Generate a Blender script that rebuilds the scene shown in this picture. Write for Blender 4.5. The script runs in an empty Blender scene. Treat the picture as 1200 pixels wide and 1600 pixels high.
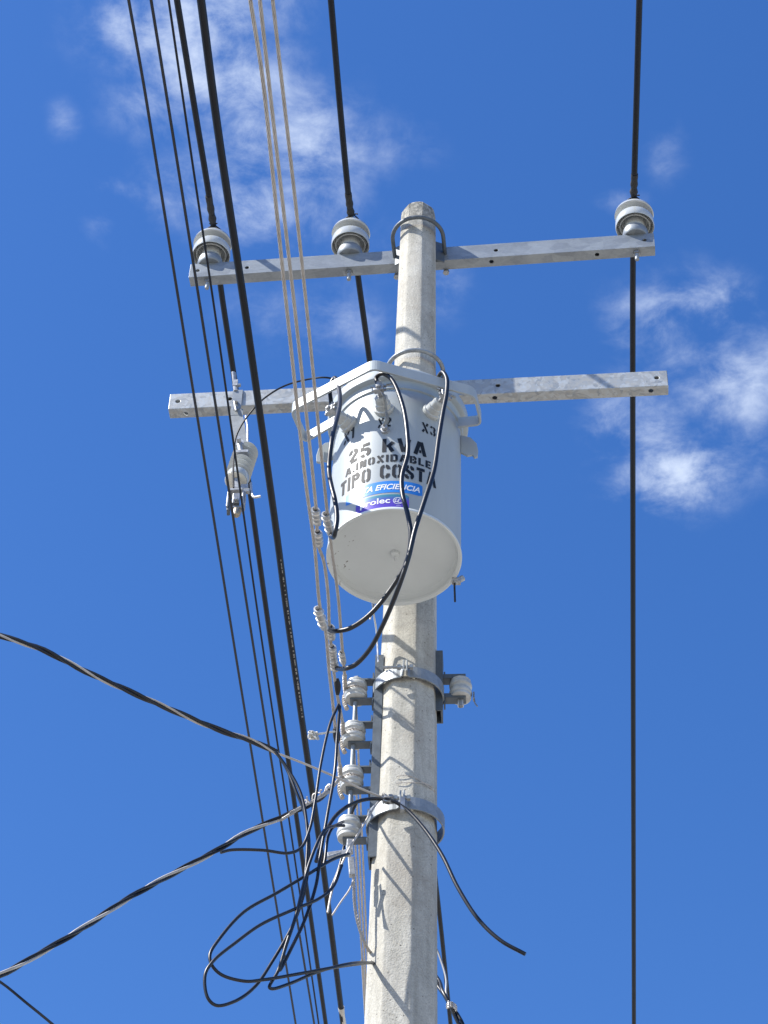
import bpy, bmesh, math, random
from mathutils import Vector, Matrix, Quaternion
random.seed(7)
S = bpy.context.scene
COL = S.collection
R = math.radians
V = Vector

# ------------------------------------------------------------ camera
TH, RO, F = R(46.665), R(1.986), 3543.07      # pitch, roll, focal length in px of a 1200x1600 frame
EYE = V((0, 0, 1.6))
fw = V((0, math.cos(TH), math.sin(TH))); up0 = V((0, -math.sin(TH), math.cos(TH))); rt0 = V((1, 0, 0))
RT = rt0 * math.cos(RO) + up0 * math.sin(RO)
UP = -rt0 * math.sin(RO) + up0 * math.cos(RO)
cam = bpy.data.cameras.new('camera'); camo = bpy.data.objects.new('camera', cam); COL.objects.link(camo)
M = Matrix((RT, UP, -fw)).transposed().to_4x4(); M.translation = EYE
camo.matrix_world = M
cam.sensor_fit = 'VERTICAL'; cam.sensor_height = 24; cam.lens = F / 1600 * 24
cam.clip_start = 0.05; cam.clip_end = 3000
S.camera = camo

# ------------------------------------------------------------ light
SUN = V((-0.9, -0.30, 1.0)).normalized()      # towards the sun
sel = math.asin(SUN.z); saz = math.atan2(SUN.x, SUN.y)
sl = bpy.data.lights.new('sun', 'SUN'); sl.energy = 5.0; sl.angle = R(0.53); sl.color = (1.0, 0.955, 0.88)
so = bpy.data.objects.new('sun', sl); COL.objects.link(so); so.location = (0, 0, 30)
so.rotation_euler = SUN.to_track_quat('Z', 'Y').to_euler()
S.view_settings.view_transform = 'Standard'; S.view_settings.look = 'None'
S.view_settings.exposure = 0.88; S.view_settings.gamma = 1; S.view_settings.use_curve_mapping = False

W = bpy.data.worlds.new('World'); S.world = W; W.use_nodes = True
nt = W.node_tree; nt.nodes.clear()
def nd(t, **k):
    n = nt.nodes.new(t)
    for a, b in k.items(): setattr(n, a, b)
    return n
def mth(op, *a, clamp=False):
    n = nd('ShaderNodeMath', operation=op); n.use_clamp = clamp
    for i, x in enumerate(a):
        if isinstance(x, (int, float)): n.inputs[i].default_value = x
        else: nt.links.new(x, n.inputs[i])
    return n.outputs[0]
sky = nd('ShaderNodeTexSky', sky_type='NISHITA'); sky.sun_disc = False
sky.sun_elevation = sel; sky.sun_rotation = saz; sky.altitude = 0; sky.air_density = 1.0; sky.dust_density = 0.3; sky.ozone_density = 3.0
SKY_K = 0.1
tc = nd('ShaderNodeTexCoord'); sp = nd('ShaderNodeSeparateXYZ'); nt.links.new(tc.outputs['Generated'], sp.inputs[0])
zc = mth('MAXIMUM', sp.outputs[2], 0.08)
u = mth('DIVIDE', sp.outputs[0], zc); v = mth('DIVIDE', sp.outputs[1], zc)
def raydir(px, py): return (fw + RT * ((px - 600) / F) + UP * ((800 - py) / F)).normalized()
cb = nd('ShaderNodeCombineXYZ'); nt.links.new(u, cb.inputs[0]); nt.links.new(v, cb.inputs[1])
def noise(scale, detail, rough, dist, off=(0, 0, 0)):
    mp = nd('ShaderNodeMapping'); mp.inputs[1].default_value = off; nt.links.new(cb.outputs[0], mp.inputs[0])
    n = nd('ShaderNodeTexNoise'); n.inputs['Scale'].default_value = scale; n.inputs['Detail'].default_value = detail
    n.inputs['Roughness'].default_value = rough; n.inputs['Distortion'].default_value = dist
    nt.links.new(mp.outputs[0], n.inputs['Vector']); return n.outputs['Fac']
big = noise(15, 4, .55, .5, (3.1, 1.7, 0)); fine = noise(30, 12, .64, .25, (.7, 2.2, 0))
mask = None
# cloud puffs, in the cloud layer's own plane (centre seen from the street, half sizes, tilt, strength)
for (px, py, a, b, ang, k) in [
    (225, 30, .040, .040, -.3, 1.0), (300, 20, .07, .045, -.2, 1.1), (310, 90, .055, .045, -.4, 1.1), (350, 130, .060, .055, -.5, .95), (260, 165, .045, .035, 0, .7),
    (400, 200, .065, .060, -.5, .85), (470, 230, .060, .050, -.3, .9), (390, 310, .075, .045, .1, .95), (480, 300, .05, .04, 0, .7), (590, 235, .05, .035, 0, .45),
    (440, 500, .06, .04, .2, .45), (530, 500, .045, .04, 0, .55), (620, 400, .05, .03, 0, .45), (690, 450, .025, .035, 0, .55), (190, 300, .03, .015, 0, .5),
    (100, 190, .015, .02, 0, .45), (970, 315, .02, .012, 0, .65), (1040, 240, .02, .03, 0, .4), (155, 350, .015, .025, 0, .4),
    (1020, 500, .045, .045, 0, .75), (1100, 480, .05, .035, .3, .8), (1150, 600, .06, .06, 0, .8), (1060, 570, .05, .04, 0, .6), (960, 660, .03, .06, 0, .7),
    (1010, 670, .045, .045, 0, .75), (1060, 740, .055, .045, -.4, 1.05), (1150, 700, .07, .05, 0, .5), (1080, 790, .03, .02, 0, .5)]:
    d = raydir(px, py); cu, cv = d.x / d.z, d.y / d.z; a *= .72; b *= .78
    du = mth('SUBTRACT', u, cu); dv = mth('SUBTRACT', v, cv); c, s = math.cos(ang), math.sin(ang)
    x = mth('ADD', mth('MULTIPLY', du, c / a), mth('MULTIPLY', dv, s / a)); y = mth('ADD', mth('MULTIPLY', du, -s / b), mth('MULTIPLY', dv, c / b))
    r2 = mth('ADD', mth('MULTIPLY', x, x), mth('MULTIPLY', y, y))
    g = mth('MULTIPLY', mth('POWER', 2.718, mth('MULTIPLY', r2, -.8)), k)
    mask = g if mask is None else mth('MAXIMUM', mask, g)
dens = mth('MULTIPLY', mask, mth('ADD', 1.0, mth('ADD', mth('MULTIPLY', mth('SUBTRACT', big, .5), 2.2), mth('MULTIPLY', mth('SUBTRACT', fine, .5), 3.4))))
mr = nd('ShaderNodeMapRange', interpolation_type='SMOOTHSTEP'); nt.links.new(dens, mr.inputs[0])
for i, x in ((1, .16), (2, 1.95), (3, 0), (4, .85)): mr.inputs[i].default_value = x
dens = mth('MULTIPLY', mr.outputs[0], mth('GREATER_THAN', sp.outputs[2], .02))
hs = nd('ShaderNodeHueSaturation'); hs.inputs['Saturation'].default_value = 1.28; hs.inputs['Value'].default_value = 1.22; hs.inputs['Hue'].default_value = .511
nt.links.new(sky.outputs[0], hs.inputs['Color'])
b1 = nd('ShaderNodeBackground'); nt.links.new(hs.outputs[0], b1.inputs[0]); b1.inputs[1].default_value = SKY_K
b2 = nd('ShaderNodeBackground'); b2.inputs[0].default_value = (.72, .82, 1.0, 1); b2.inputs[1].default_value = .62
mx = nd('ShaderNodeMixShader'); wo = nd('ShaderNodeOutputWorld')
nt.links.new(dens, mx.inputs[0]); nt.links.new(b1.outputs[0], mx.inputs[1]); nt.links.new(b2.outputs[0], mx.inputs[2]); nt.links.new(mx.outputs[0], wo.inputs[0])

# ------------------------------------------------------------ materials
def material(name, col, rough=.5, metal=0, var=.12, vs=8, bump=0, bs=60, spec=.5, coat=0, col2=None, stretch=(1, 1, 1), extra=None):
    m = bpy.data.materials.new(name); m.use_nodes = True; t = m.node_tree; N = t.nodes; L = t.links
    p = N['Principled BSDF']; p.inputs['Metallic'].default_value = metal; p.inputs['Roughness'].default_value = rough
    p.inputs['Specular IOR Level'].default_value = spec; p.inputs['Coat Weight'].default_value = coat; p.inputs['Coat Roughness'].default_value = .12
    g = N.new('ShaderNodeTexCoord'); mp = N.new('ShaderNodeMapping'); mp.inputs[3].default_value = stretch; L.new(g.outputs['Object'], mp.inputs[0])
    n = N.new('ShaderNodeTexNoise'); n.inputs['Scale'].default_value = vs; n.inputs['Detail'].default_value = 6; n.inputs['Roughness'].default_value = .6
    L.new(mp.outputs[0], n.inputs['Vector'])
    r = N.new('ShaderNodeValToRGB'); a = [c * (1 - var) for c in (col2 or col)]; b = [min(1, c * (1 + var)) for c in col]
    r.color_ramp.elements[0].position = .32; r.color_ramp.elements[0].color = (*a, 1); r.color_ramp.elements[1].position = .68; r.color_ramp.elements[1].color = (*b, 1)
    L.new(n.outputs['Fac'], r.inputs[0]); out = r.outputs[0]
    if extra: out = extra(t, mp, out, p)
    L.new(out, p.inputs['Base Color'])
    if bump:
        n2 = N.new('ShaderNodeTexNoise'); n2.inputs['Scale'].default_value = bs; n2.inputs['Detail'].default_value = 8; L.new(mp.outputs[0], n2.inputs['Vector'])
        bm = N.new('ShaderNodeBump'); bm.inputs['Strength'].default_value = bump; bm.inputs['Distance'].default_value = .004
        L.new(n2.outputs['Fac'], bm.inputs['Height']); L.new(bm.outputs[0], p.inputs['Normal'])
    return m
def mixn(t, fac, a, b, mode='MIX', f=1.0):
    m = t.nodes.new('ShaderNodeMix'); m.data_type = 'RGBA'; m.blend_type = mode
    if fac is None: m.inputs[0].default_value = f
    else: t.links.new(fac, m.inputs[0])
    for i, x in ((6, a), (7, b)):
        if isinstance(x, tuple): m.inputs[i].default_value = x
        else: t.links.new(x, m.inputs[i])
    return m.outputs[2]
def ramp(t, src, p0, p1, c0=(0, 0, 0, 1), c1=(1, 1, 1, 1)):
    r = t.nodes.new('ShaderNodeValToRGB'); e = r.color_ramp.elements
    e[0].position = p0; e[0].color = c0; e[1].position = p1; e[1].color = c1; t.links.new(src, r.inputs[0]); return r.outputs[0]
def tex(t, kind, mp, out='Fac', **k):
    n = t.nodes.new(kind)
    for a, b in k.items():
        if a == 'feature': n.feature = b
        else: n.inputs[a].default_value = b
    t.links.new(mp.outputs[0], n.inputs['Vector']); return n.outputs[out]
def mrange(t, src, a, b):
    m = t.nodes.new('ShaderNodeMapRange'); t.links.new(src, m.inputs[0]); m.inputs[1].default_value = a; m.inputs[2].default_value = b; return m.outputs[0]
def conc_extra(t, mp, out, p):
    grain = tex(t, 'ShaderNodeTexNoise', mp, Scale=170.0, Detail=4.0)
    out = mixn(t, None, out, ramp(t, grain, .3, .7, (.80, .80, .80, 1), (1.10, 1.10, 1.10, 1)), 'MULTIPLY', 1)
    mps = t.nodes.new('ShaderNodeMapping'); mps.inputs[3].default_value = (9, 9, .8); gg = t.nodes.new('ShaderNodeTexCoord'); t.links.new(gg.outputs['Object'], mps.inputs[0])
    dr_ = tex(t, 'ShaderNodeTexNoise', mps, Scale=2.4, Detail=6.0, Roughness=.6)
    out = mixn(t, None, out, ramp(t, dr_, .35, .7, (1.08, 1.07, 1.05, 1), (.74, .73, .70, 1)), 'MULTIPLY', 1)
    pit = tex(t, 'ShaderNodeTexVoronoi', mp, 'Distance', Scale=52.0)
    sel_ = tex(t, 'ShaderNodeTexNoise', mp, Scale=14.0, Detail=2.0)
    pm = t.nodes.new('ShaderNodeMath'); pm.operation = 'MULTIPLY'
    t.links.new(ramp(t, pit, .10, .17, (1, 1, 1, 1), (0, 0, 0, 1)), pm.inputs[0]); t.links.new(ramp(t, sel_, .46, .56), pm.inputs[1])
    out = mixn(t, pm.outputs[0], out, (.10, .095, .085, 1))
    st = tex(t, 'ShaderNodeTexNoise', mp, Scale=3.2, Detail=8.0, Roughness=.7)
    out = mixn(t, ramp(t, st, .52, .75), out, (.30, .275, .235, 1))
    # grime on the top 25 cm
    g = t.nodes.new('ShaderNodeTexCoord'); s = t.nodes.new('ShaderNodeSeparateXYZ'); t.links.new(g.outputs['Object'], s.inputs[0])
    mrr = t.nodes.new('ShaderNodeMapRange'); t.links.new(s.outputs[2], mrr.inputs[0])
    mrr.inputs[1].default_value = TOPZ - .30; mrr.inputs[2].default_value = TOPZ + .02
    n = tex(t, 'ShaderNodeTexNoise', mp, Scale=45.0, Detail=6.0, Roughness=.7)
    mm = t.nodes.new('ShaderNodeMath'); mm.operation = 'MULTIPLY'; t.links.new(mrr.outputs[0], mm.inputs[0]); t.links.new(ramp(t, n, .38, .56), mm.inputs[1])
    out = mixn(t, mm.outputs[0], out, (.12, .12, .11, 1))
    # hairline cracks
    mp2 = t.nodes.new('ShaderNodeMapping'); mp2.inputs[3].default_value = (2.2, 2.2, 1.1); nz = t.nodes.new('ShaderNodeTexNoise'); nz.inputs['Scale'].default_value = 9
    t.links.new(g.outputs['Object'], nz.inputs['Vector'])
    ad = mixn(t, None, g.outputs['Object'], nz.outputs['Color'], 'ADD', .12); t.links.new(ad, mp2.inputs[0])
    cr = tex(t, 'ShaderNodeTexVoronoi', mp2, 'Distance', feature='DISTANCE_TO_EDGE', Scale=2.4)
    out = mixn(t, ramp(t, cr, .0, .006, (.38, .38, .38, 1), (0, 0, 0, 1)), out, (.16, .15, .13, 1))
    return out
TOPZ = 1.6 + 8.005
CONC = material('concrete', (.44, .432, .396), .9, 0, .10, 22, .5, 160, .2, extra=conc_extra)
def galv_extra(t, mp, out, p):
    vo = tex(t, 'ShaderNodeTexVoronoi', mp, 'Color', Scale=26.0, Randomness=1.0)
    b = t.nodes.new('ShaderNodeRGBToBW'); t.links.new(vo, b.inputs[0])
    gr = tex(t, 'ShaderNodeTexNoise', mp, Scale=90.0, Detail=6.0, Roughness=.7)
    out = mixn(t, None, out, ramp(t, gr, .3, .7, (.84, .84, .83, 1), (1.1, 1.1, 1.1, 1)), 'MULTIPLY', 1)
    rs = tex(t, 'ShaderNodeTexNoise', mp, Scale=21.0, Detail=8.0, Roughness=.75)
    out = mixn(t, ramp(t, rs, .62, .70), out, (.20, .19, .165, 1))
    out = mixn(t, None, out, ramp(t, b.outputs[0], .2, .8, (.86, .87, .9, 1), (1.1, 1.1, 1.1, 1)), 'MULTIPLY', 1)
    n = tex(t, 'ShaderNodeTexNoise', mp, Scale=5.0, Detail=5.0, Distortion=1.4)
    return mixn(t, ramp(t, n, .60, .80), out, (.30, .325, .345, 1))
GALV = material('galvanised steel', (.25, .275, .295), .48, .35, .10, 10, .12, 40, extra=galv_extra, stretch=(.6, 1, 1.2))
def spang_extra(t, mp, out, p):
    n = tex(t, 'ShaderNodeTexNoise', mp, Scale=9.0, Detail=2.5, Distortion=3.0, Roughness=.5)
    out = mixn(t, ramp(t, n, .47, .50), out, (.40, .44, .47, 1))
    n = tex(t, 'ShaderNodeTexNoise', mp, Scale=17.0, Detail=2.0, Distortion=2.0)
    out = mixn(t, ramp(t, n, .56, .585), out, (.22, .25, .28, 1))
    n = tex(t, 'ShaderNodeTexNoise', mp, Scale=60.0, Detail=5.0)
    return mixn(t, ramp(t, n, .3, .75), out, (.36, .355, .33, 1))
GALV2 = material('blotchy galvanised steel', (.30, .33, .355), .5, .3, .08, 8, .12, 40, extra=spang_extra)
MGALV = material('zinc greyed for shade', (.22, .235, .24), .55, .3, .15, 25, .15, 80)  # greyed to put the shade of the downward-facing bracket into the colour
DGALV = material('zinc darkened for shade', (.105, .125, .145), .55, .35, .18, 25, .15, 80)  # zinc darkened in colour to carry the shade on the rack steel
BOLT = material('bolt steel', (.30, .31, .32), .4, .7, .25, 60)
ALU = material('aluminium', (.62, .60, .57), .38, .75, .12, 40, .2, 90)
ALUC = material('cast aluminium fitting', (.36, .37, .38), .48, .45, .25, 70, .3, 60)
STRAND = material('aluminium strand', (.43, .40, .365), .5, .25, .15, 30)
BLK = material('black insulation', (.009, .011, .016), .38, 0, .15, 12, .1, 60, .45)
BLK2 = material('faded black insulation', (.006, .008, .013), .5, 0, .2, 7, .1, 60, .28)
RUB = material('tape rubber', (.014, .014, .016), .7, 0, .2, 50, .5, 90)
PAINT = material('pale grey paint', (.345, .383, .402), .44, 0, .045, 3, .04, 9, .4, .0, stretch=(5, 5, .8))
def bottom_extra(t, mp, out, p):
    n = tex(t, 'ShaderNodeTexNoise', mp, Scale=46.0, Detail=5.0, Roughness=.55)
    m2 = tex(t, 'ShaderNodeTexNoise', mp, Scale=3.3, Detail=1.0)
    mm = t.nodes.new('ShaderNodeMath'); mm.operation = 'MULTIPLY'
    t.links.new(ramp(t, n, .655, .68), mm.inputs[0])
    sx = t.nodes.new('ShaderNodeSeparateXYZ'); t.links.new(mp.outputs[0], sx.inputs[0]); t.links.new(ramp(t, sx.outputs[0], .05, .07) if 0 else mrange(t, sx.outputs[0], -.125, -.145), mm.inputs[1])
    return mixn(t, mm.outputs[0], out, (.16, .15, .13, 1))
PAINTB = material('bounce-lit pale grey paint with chips', (.57, .605, .60), .4, 0, .04, 5, .04, 14, .4, .05, extra=bottom_extra)  # underside lighter than the tank wall: ground bounce put into the paint
PORC = material('grey porcelain', (.44, .46, .455), .16, 0, .06, 10, 0, 40, .5, .5)
PORCD = material('weathered porcelain', (.42, .43, .42), .35, 0, .2, 22, .1, 60, .5, .2)
CREAM = material('cream porcelain', (.72, .69, .60), .3, 0, .08, 10, 0, 40, .5, .3)
INK = material('stencil ink', (.012, .016, .023), .6, 0, .15, 30, .0, 90, .22)
BLUE = material('blue sticker', (.03, .20, .62), .4, 0, .06, 20, spec=.3)
WHT = material('white print', (.78, .80, .82), .3, 0, .03, 20)
LETTER = material('faded white cable print', (.27, .27, .26), .6, 0, .3, 90)
def purple_extra(t, mp, out, p):
    g = t.nodes.new('ShaderNodeTexCoord'); s = t.nodes.new('ShaderNodeSeparateXYZ'); t.links.new(g.outputs['Object'], s.inputs[0])
    m = t.nodes.new('ShaderNodeMapRange'); t.links.new(s.outputs[2], m.inputs[0]); m.inputs[1].default_value = PURZ[0]; m.inputs[2].default_value = PURZ[1]
    return ramp(t, m.outputs[0], .55, 1.0, (.085, .055, .42, 1), (.03, .22, .26, 1))
PURZ = [7.0, 7.05]

# ------------------------------------------------------------ helpers
def hit(px, py, n, p0):
    d = raydir(px, py); return EYE + d * ((p0 - EYE).dot(n) / d.dot(n))
def at(px, py, Y): return hit(px, py, V((0, 1, 0)), V((0, Y, 0)))
def atz(px, py, h): return hit(px, py, V((0, 0, 1)), V((0, 0, 1.6 + h)))
def atx(p, q, t): return p.lerp(q, t)
class MB:
    def __init__(s): s.v = []; s.f = []; s.sm = []
    def add(s, vs, fs, smooth=False):
        o = len(s.v); s.v += [V(x) for x in vs]; s.f += [tuple(i + o for i in f) for f in fs]; s.sm += [smooth] * len(fs); return s
    def box(s, c, sx, sy, sz, ax=None, ay=None, az=None):
        ax = ax or V((1, 0, 0)); ay = ay or V((0, 1, 0)); az = az or V((0, 0, 1))
        vs = [c + ax * (sx / 2 * i) + ay * (sy / 2 * j) + az * (sz / 2 * k) for i in (-1, 1) for j in (-1, 1) for k in (-1, 1)]
        return s.add(vs, [(0, 1, 3, 2), (4, 6, 7, 5), (0, 4, 5, 1), (2, 3, 7, 6), (0, 2, 6, 4), (1, 5, 7, 3)])
    def lathe(s, prof, c, axis=V((0, 0, 1)), n=32, cap=True, smooth=True):
        axis = axis.normalized(); a = axis.orthogonal().normalized(); b = axis.cross(a); vs = []; fs = []
        for r, z in prof:
            for i in range(n):
                t = 2 * math.pi * i / n; vs.append(c + axis * z + (a * math.cos(t) + b * math.sin(t)) * r)
        for k in range(len(prof) - 1):
            for i in range(n):
                j = (i + 1) % n; fs.append((k * n + i, k * n + j, k * n + n + j, k * n + n + i))
        if cap:
            fs.append(tuple(range(n))[::-1]); fs.append(tuple((len(prof) - 1) * n + i for i in range(n)))
        return s.add(vs, fs, smooth)
    def tube(s, pts, r, n=8, cap=True, rf=None, sq=1.0):
        T = []
        for i in range(len(pts)):
            T.append((pts[min(i + 1, len(pts) - 1)] - pts[max(i - 1, 0)]).normalized())
        a = T[0].orthogonal().normalized(); vs = []; fs = []
        for i, p in enumerate(pts):
            if i:
                q = T[i - 1].rotation_difference(T[i]); a = (q @ a); a = (a - T[i] * a.dot(T[i])).normalized()
            b = T[i].cross(a); rr = rf(i / (len(pts) - 1)) if rf else r
            for k in range(n):
                t = 2 * math.pi * k / n; vs.append(p + (a * math.cos(t) + b * math.sin(t) * sq) * rr)
        for i in range(len(pts) - 1):
            for k in range(n):
                j = (k + 1) % n; fs.append((i * n + k, i * n + j, i * n + n + j, i * n + n + k))
        if cap: fs.append(tuple(range(n))[::-1]); fs.append(tuple((len(pts) - 1) * n + k for k in range(n)))
        return s.add(vs, fs, True)
    def strand(s, pts, r, lobes=6, pitch=.10, step=.008, n=18):     # rope-lay conductor: lobed section that turns along its length
        P = resample(pts, step); T = [(P[min(i + 1, len(P) - 1)] - P[max(i - 1, 0)]).normalized() for i in range(len(P))]
        a = T[0].orthogonal().normalized(); vs = []; fs = []
        for i, p in enumerate(P):
            if i: a = T[i - 1].rotation_difference(T[i]) @ a; a = (a - T[i] * a.dot(T[i])).normalized()
            b = T[i].cross(a); ph = 2 * math.pi * i * step / pitch
            for k in range(n):
                t = 2 * math.pi * k / n + ph; hw = math.pi / lobes; th = ((t - ph + hw) % (2 * hw)) - hw; d0 = 1 / (1 + math.sin(hw)); rr = r * (d0 * math.cos(th) + math.sqrt(max(0, (1 - d0) ** 2 - (d0 * math.sin(th)) ** 2)))
                vs.append(p + (a * math.cos(t) + b * math.sin(t)) * rr)
        for i in range(len(P) - 1):
            for k in range(n):
                j = (k + 1) % n; fs.append((i * n + k, i * n + j, i * n + n + j, i * n + n + k))
        fs.append(tuple(range(n))[::-1]); fs.append(tuple((len(P) - 1) * n + k for k in range(n)))
        return s.add(vs, fs, True)
    def build(s, name, mat, parent=None, bevel=0, loc=None):
        me = bpy.data.meshes.new(name); off = loc if loc is not None else (parent.location if parent and parent.type == 'EMPTY' else V((0, 0, 0)))
        root = parent
        me.from_pydata([tuple(x - off) for x in s.v], [], s.f); me.polygons.foreach_set('use_smooth', s.sm); me.update()
        bm = bmesh.new(); bm.from_mesh(me); bmesh.ops.recalc_face_normals(bm, faces=bm.faces); 
        for e in bm.edges:
            if len(e.link_faces) == 2 and e.calc_face_angle(0) > R(38): e.smooth = False
        bm.to_mesh(me); bm.free()
        me.materials.append(mat); o = bpy.data.objects.new(name, me); COL.objects.link(o)
        if parent is not None:
            o.parent = parent
            if parent.type != 'EMPTY':      # sub-part: its parent mesh sits at the root's origin
                pass
        elif loc is not None: o.location = loc
        if bevel:
            m = o.modifiers.new('bevel', 'BEVEL'); m.width = bevel; m.segments = 2; m.limit_method = 'ANGLE'; m.angle_limit = R(40)
        return o
def resample(pts, step):
    out = [pts[0].copy()]; acc = 0
    for a, b in zip(pts, pts[1:]):
        L = (b - a).length
        if L < 1e-9: continue
        t = step - acc
        while t <= L: out.append(a.lerp(b, t / L)); t += step
        acc = L - (t - step)
    out.append(pts[-1].copy()); return out
def smooth(pts, k=10):
    P = [pts[0] * 2 - pts[1]] + list(pts) + [pts[-1] * 2 - pts[-2]]; out = []
    for i in range(1, len(P) - 2):
        p0, p1, p2, p3 = P[i - 1:i + 3]
        # centripetal Catmull-Rom
        t0 = 0; t1 = t0 + max((p1 - p0).length, 1e-4) ** .5; t2 = t1 + max((p2 - p1).length, 1e-4) ** .5; t3 = t2 + max((p3 - p2).length, 1e-4) ** .5
        for j in range(k):
            t = t1 + (t2 - t1) * j / k
            A1 = p0 * ((t1 - t) / (t1 - t0)) + p1 * ((t - t0) / (t1 - t0)); A2 = p1 * ((t2 - t) / (t2 - t1)) + p2 * ((t - t1) / (t2 - t1)); A3 = p2 * ((t3 - t) / (t3 - t2)) + p3 * ((t - t2) / (t3 - t2))
            B1 = A1 * ((t2 - t) / (t2 - t0)) + A2 * ((t - t0) / (t2 - t0)); B2 = A2 * ((t3 - t) / (t3 - t1)) + A3 * ((t - t1) / (t3 - t1))
            out.append(B1 * ((t2 - t) / (t2 - t1)) + B2 * ((t - t1) / (t2 - t1)))
    out.append(pts[-1].copy()); return out
def tag(o, label=None, cat=None, group=None, kind=None):
    if label: o['label'] = label
    if cat: o['category'] = cat
    if group: o['group'] = group
    if kind: o['kind'] = kind
    return o
def empty(name, loc):
    o = bpy.data.objects.new(name, None); o.location = loc; o.empty_display_size = .1; COL.objects.link(o); return o
def copy_tree(o, parent=None):
    c = o.copy(); COL.objects.link(c); c.parent = parent
    for ch in list(o.children): copy_tree(ch, c)
    return c
def cut(o, cutters, mode='DIFFERENCE'):
    for c in cutters:
        m = o.modifiers.new('cut', 'BOOLEAN'); m.operation = mode; m.solver = 'EXACT'; m.object = c
    dg = bpy.context.evaluated_depsgraph_get(); me = bpy.data.meshes.new_from_object(o.evaluated_get(dg)); o.modifiers.clear(); o.data = me
    for c in cutters: bpy.data.objects.remove(c, do_unlink=True)
Z = V((0, 0, 1))
UPZ = Z

# ------------------------------------------------------------ the ground
def sheet(name, z, x0, x1, y0, y1, mat, n=1):
    m = MB(); m.add([(x0, y0, z), (x1, y0, z), (x1, y1, z), (x0, y1, z)], [(0, 1, 2, 3)]); return tag(m.build(name, mat), kind='structure')
sheet('ground', 0, -1500, 1500, -1500, 1500, material('sandy ground', (.33, .30, .25), .95, 0, .15, .6, .5, 20, .2))
sheet('road', .004, -9.5, -2.3, -200, 200, material('worn asphalt', (.12, .115, .11), .9, 0, .15, 3, .5, 60, .2))
pv = MB(); pv.box(V((-.9, 0, .065)), 2.8, 400, .13); tag(pv.build('pavement', material('concrete paving', (.42, .40, .36), .9, 0, .12, 2, .4, 40, .2), bevel=.02), kind='structure')

# ------------------------------------------------------------ pole
PX, PY = .1044, 5.7784
def pole_w(z): return .218 - (z - 1.6 - 3.91) * .0166      # seen width at world height z
pm = MB(); vs = []; fs = []
angs = []
for k in range(8):
    c = 45 * k + 22.5
    angs += [c - 1.6, c - .5, c + .5, c + 1.6, c + 8, c + 22.5, c + 37]
angs = [a - 10.5 - 90 for a in angs]; n = len(angs)      # faces turned a little towards the street
zs = [0 + i * .247 for i in range(38)] + [TOPZ - .2, TOPZ - .1, TOPZ - .05, TOPZ - .018, TOPZ - .006, TOPZ]
for z in zs:
    ap = pole_w(z) / 2 / 1.045; top = TOPZ - z
    t = .03 if top > 2.2 else .03 + (2.2 - top) / 2.2 * .60
    for a in angs:
        rel = ((a + 10.5 + 90 + 22.5) % 45) - 22.5
        ro = ap / math.cos(R(rel)); ro = min(ro, ap * 1.072); r = ro * (1 - t) + ap * 1.035 * t
        if top < .02: r -= (.02 - top) * .45
        r += (math.sin(a * 3.1 + z * 40) * .0012 if top < .1 else 0)
        vs.append((PX + r * math.cos(R(a)), PY + r * math.sin(R(a)), z))
for i in range(len(zs) - 1):
    for k in range(n):
        j = (k + 1) % n; fs.append((i * n + k, i * n + j, i * n + n + j, i * n + n + k))
fs.append(tuple((len(zs) - 1) * n + k for k in range(n)))
pm.add(vs, fs, True)
tag(pm.build('utility_pole', CONC), 'tall weathered octagonal concrete pole carrying both crossarms and the transformer', 'utility pole')

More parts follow.
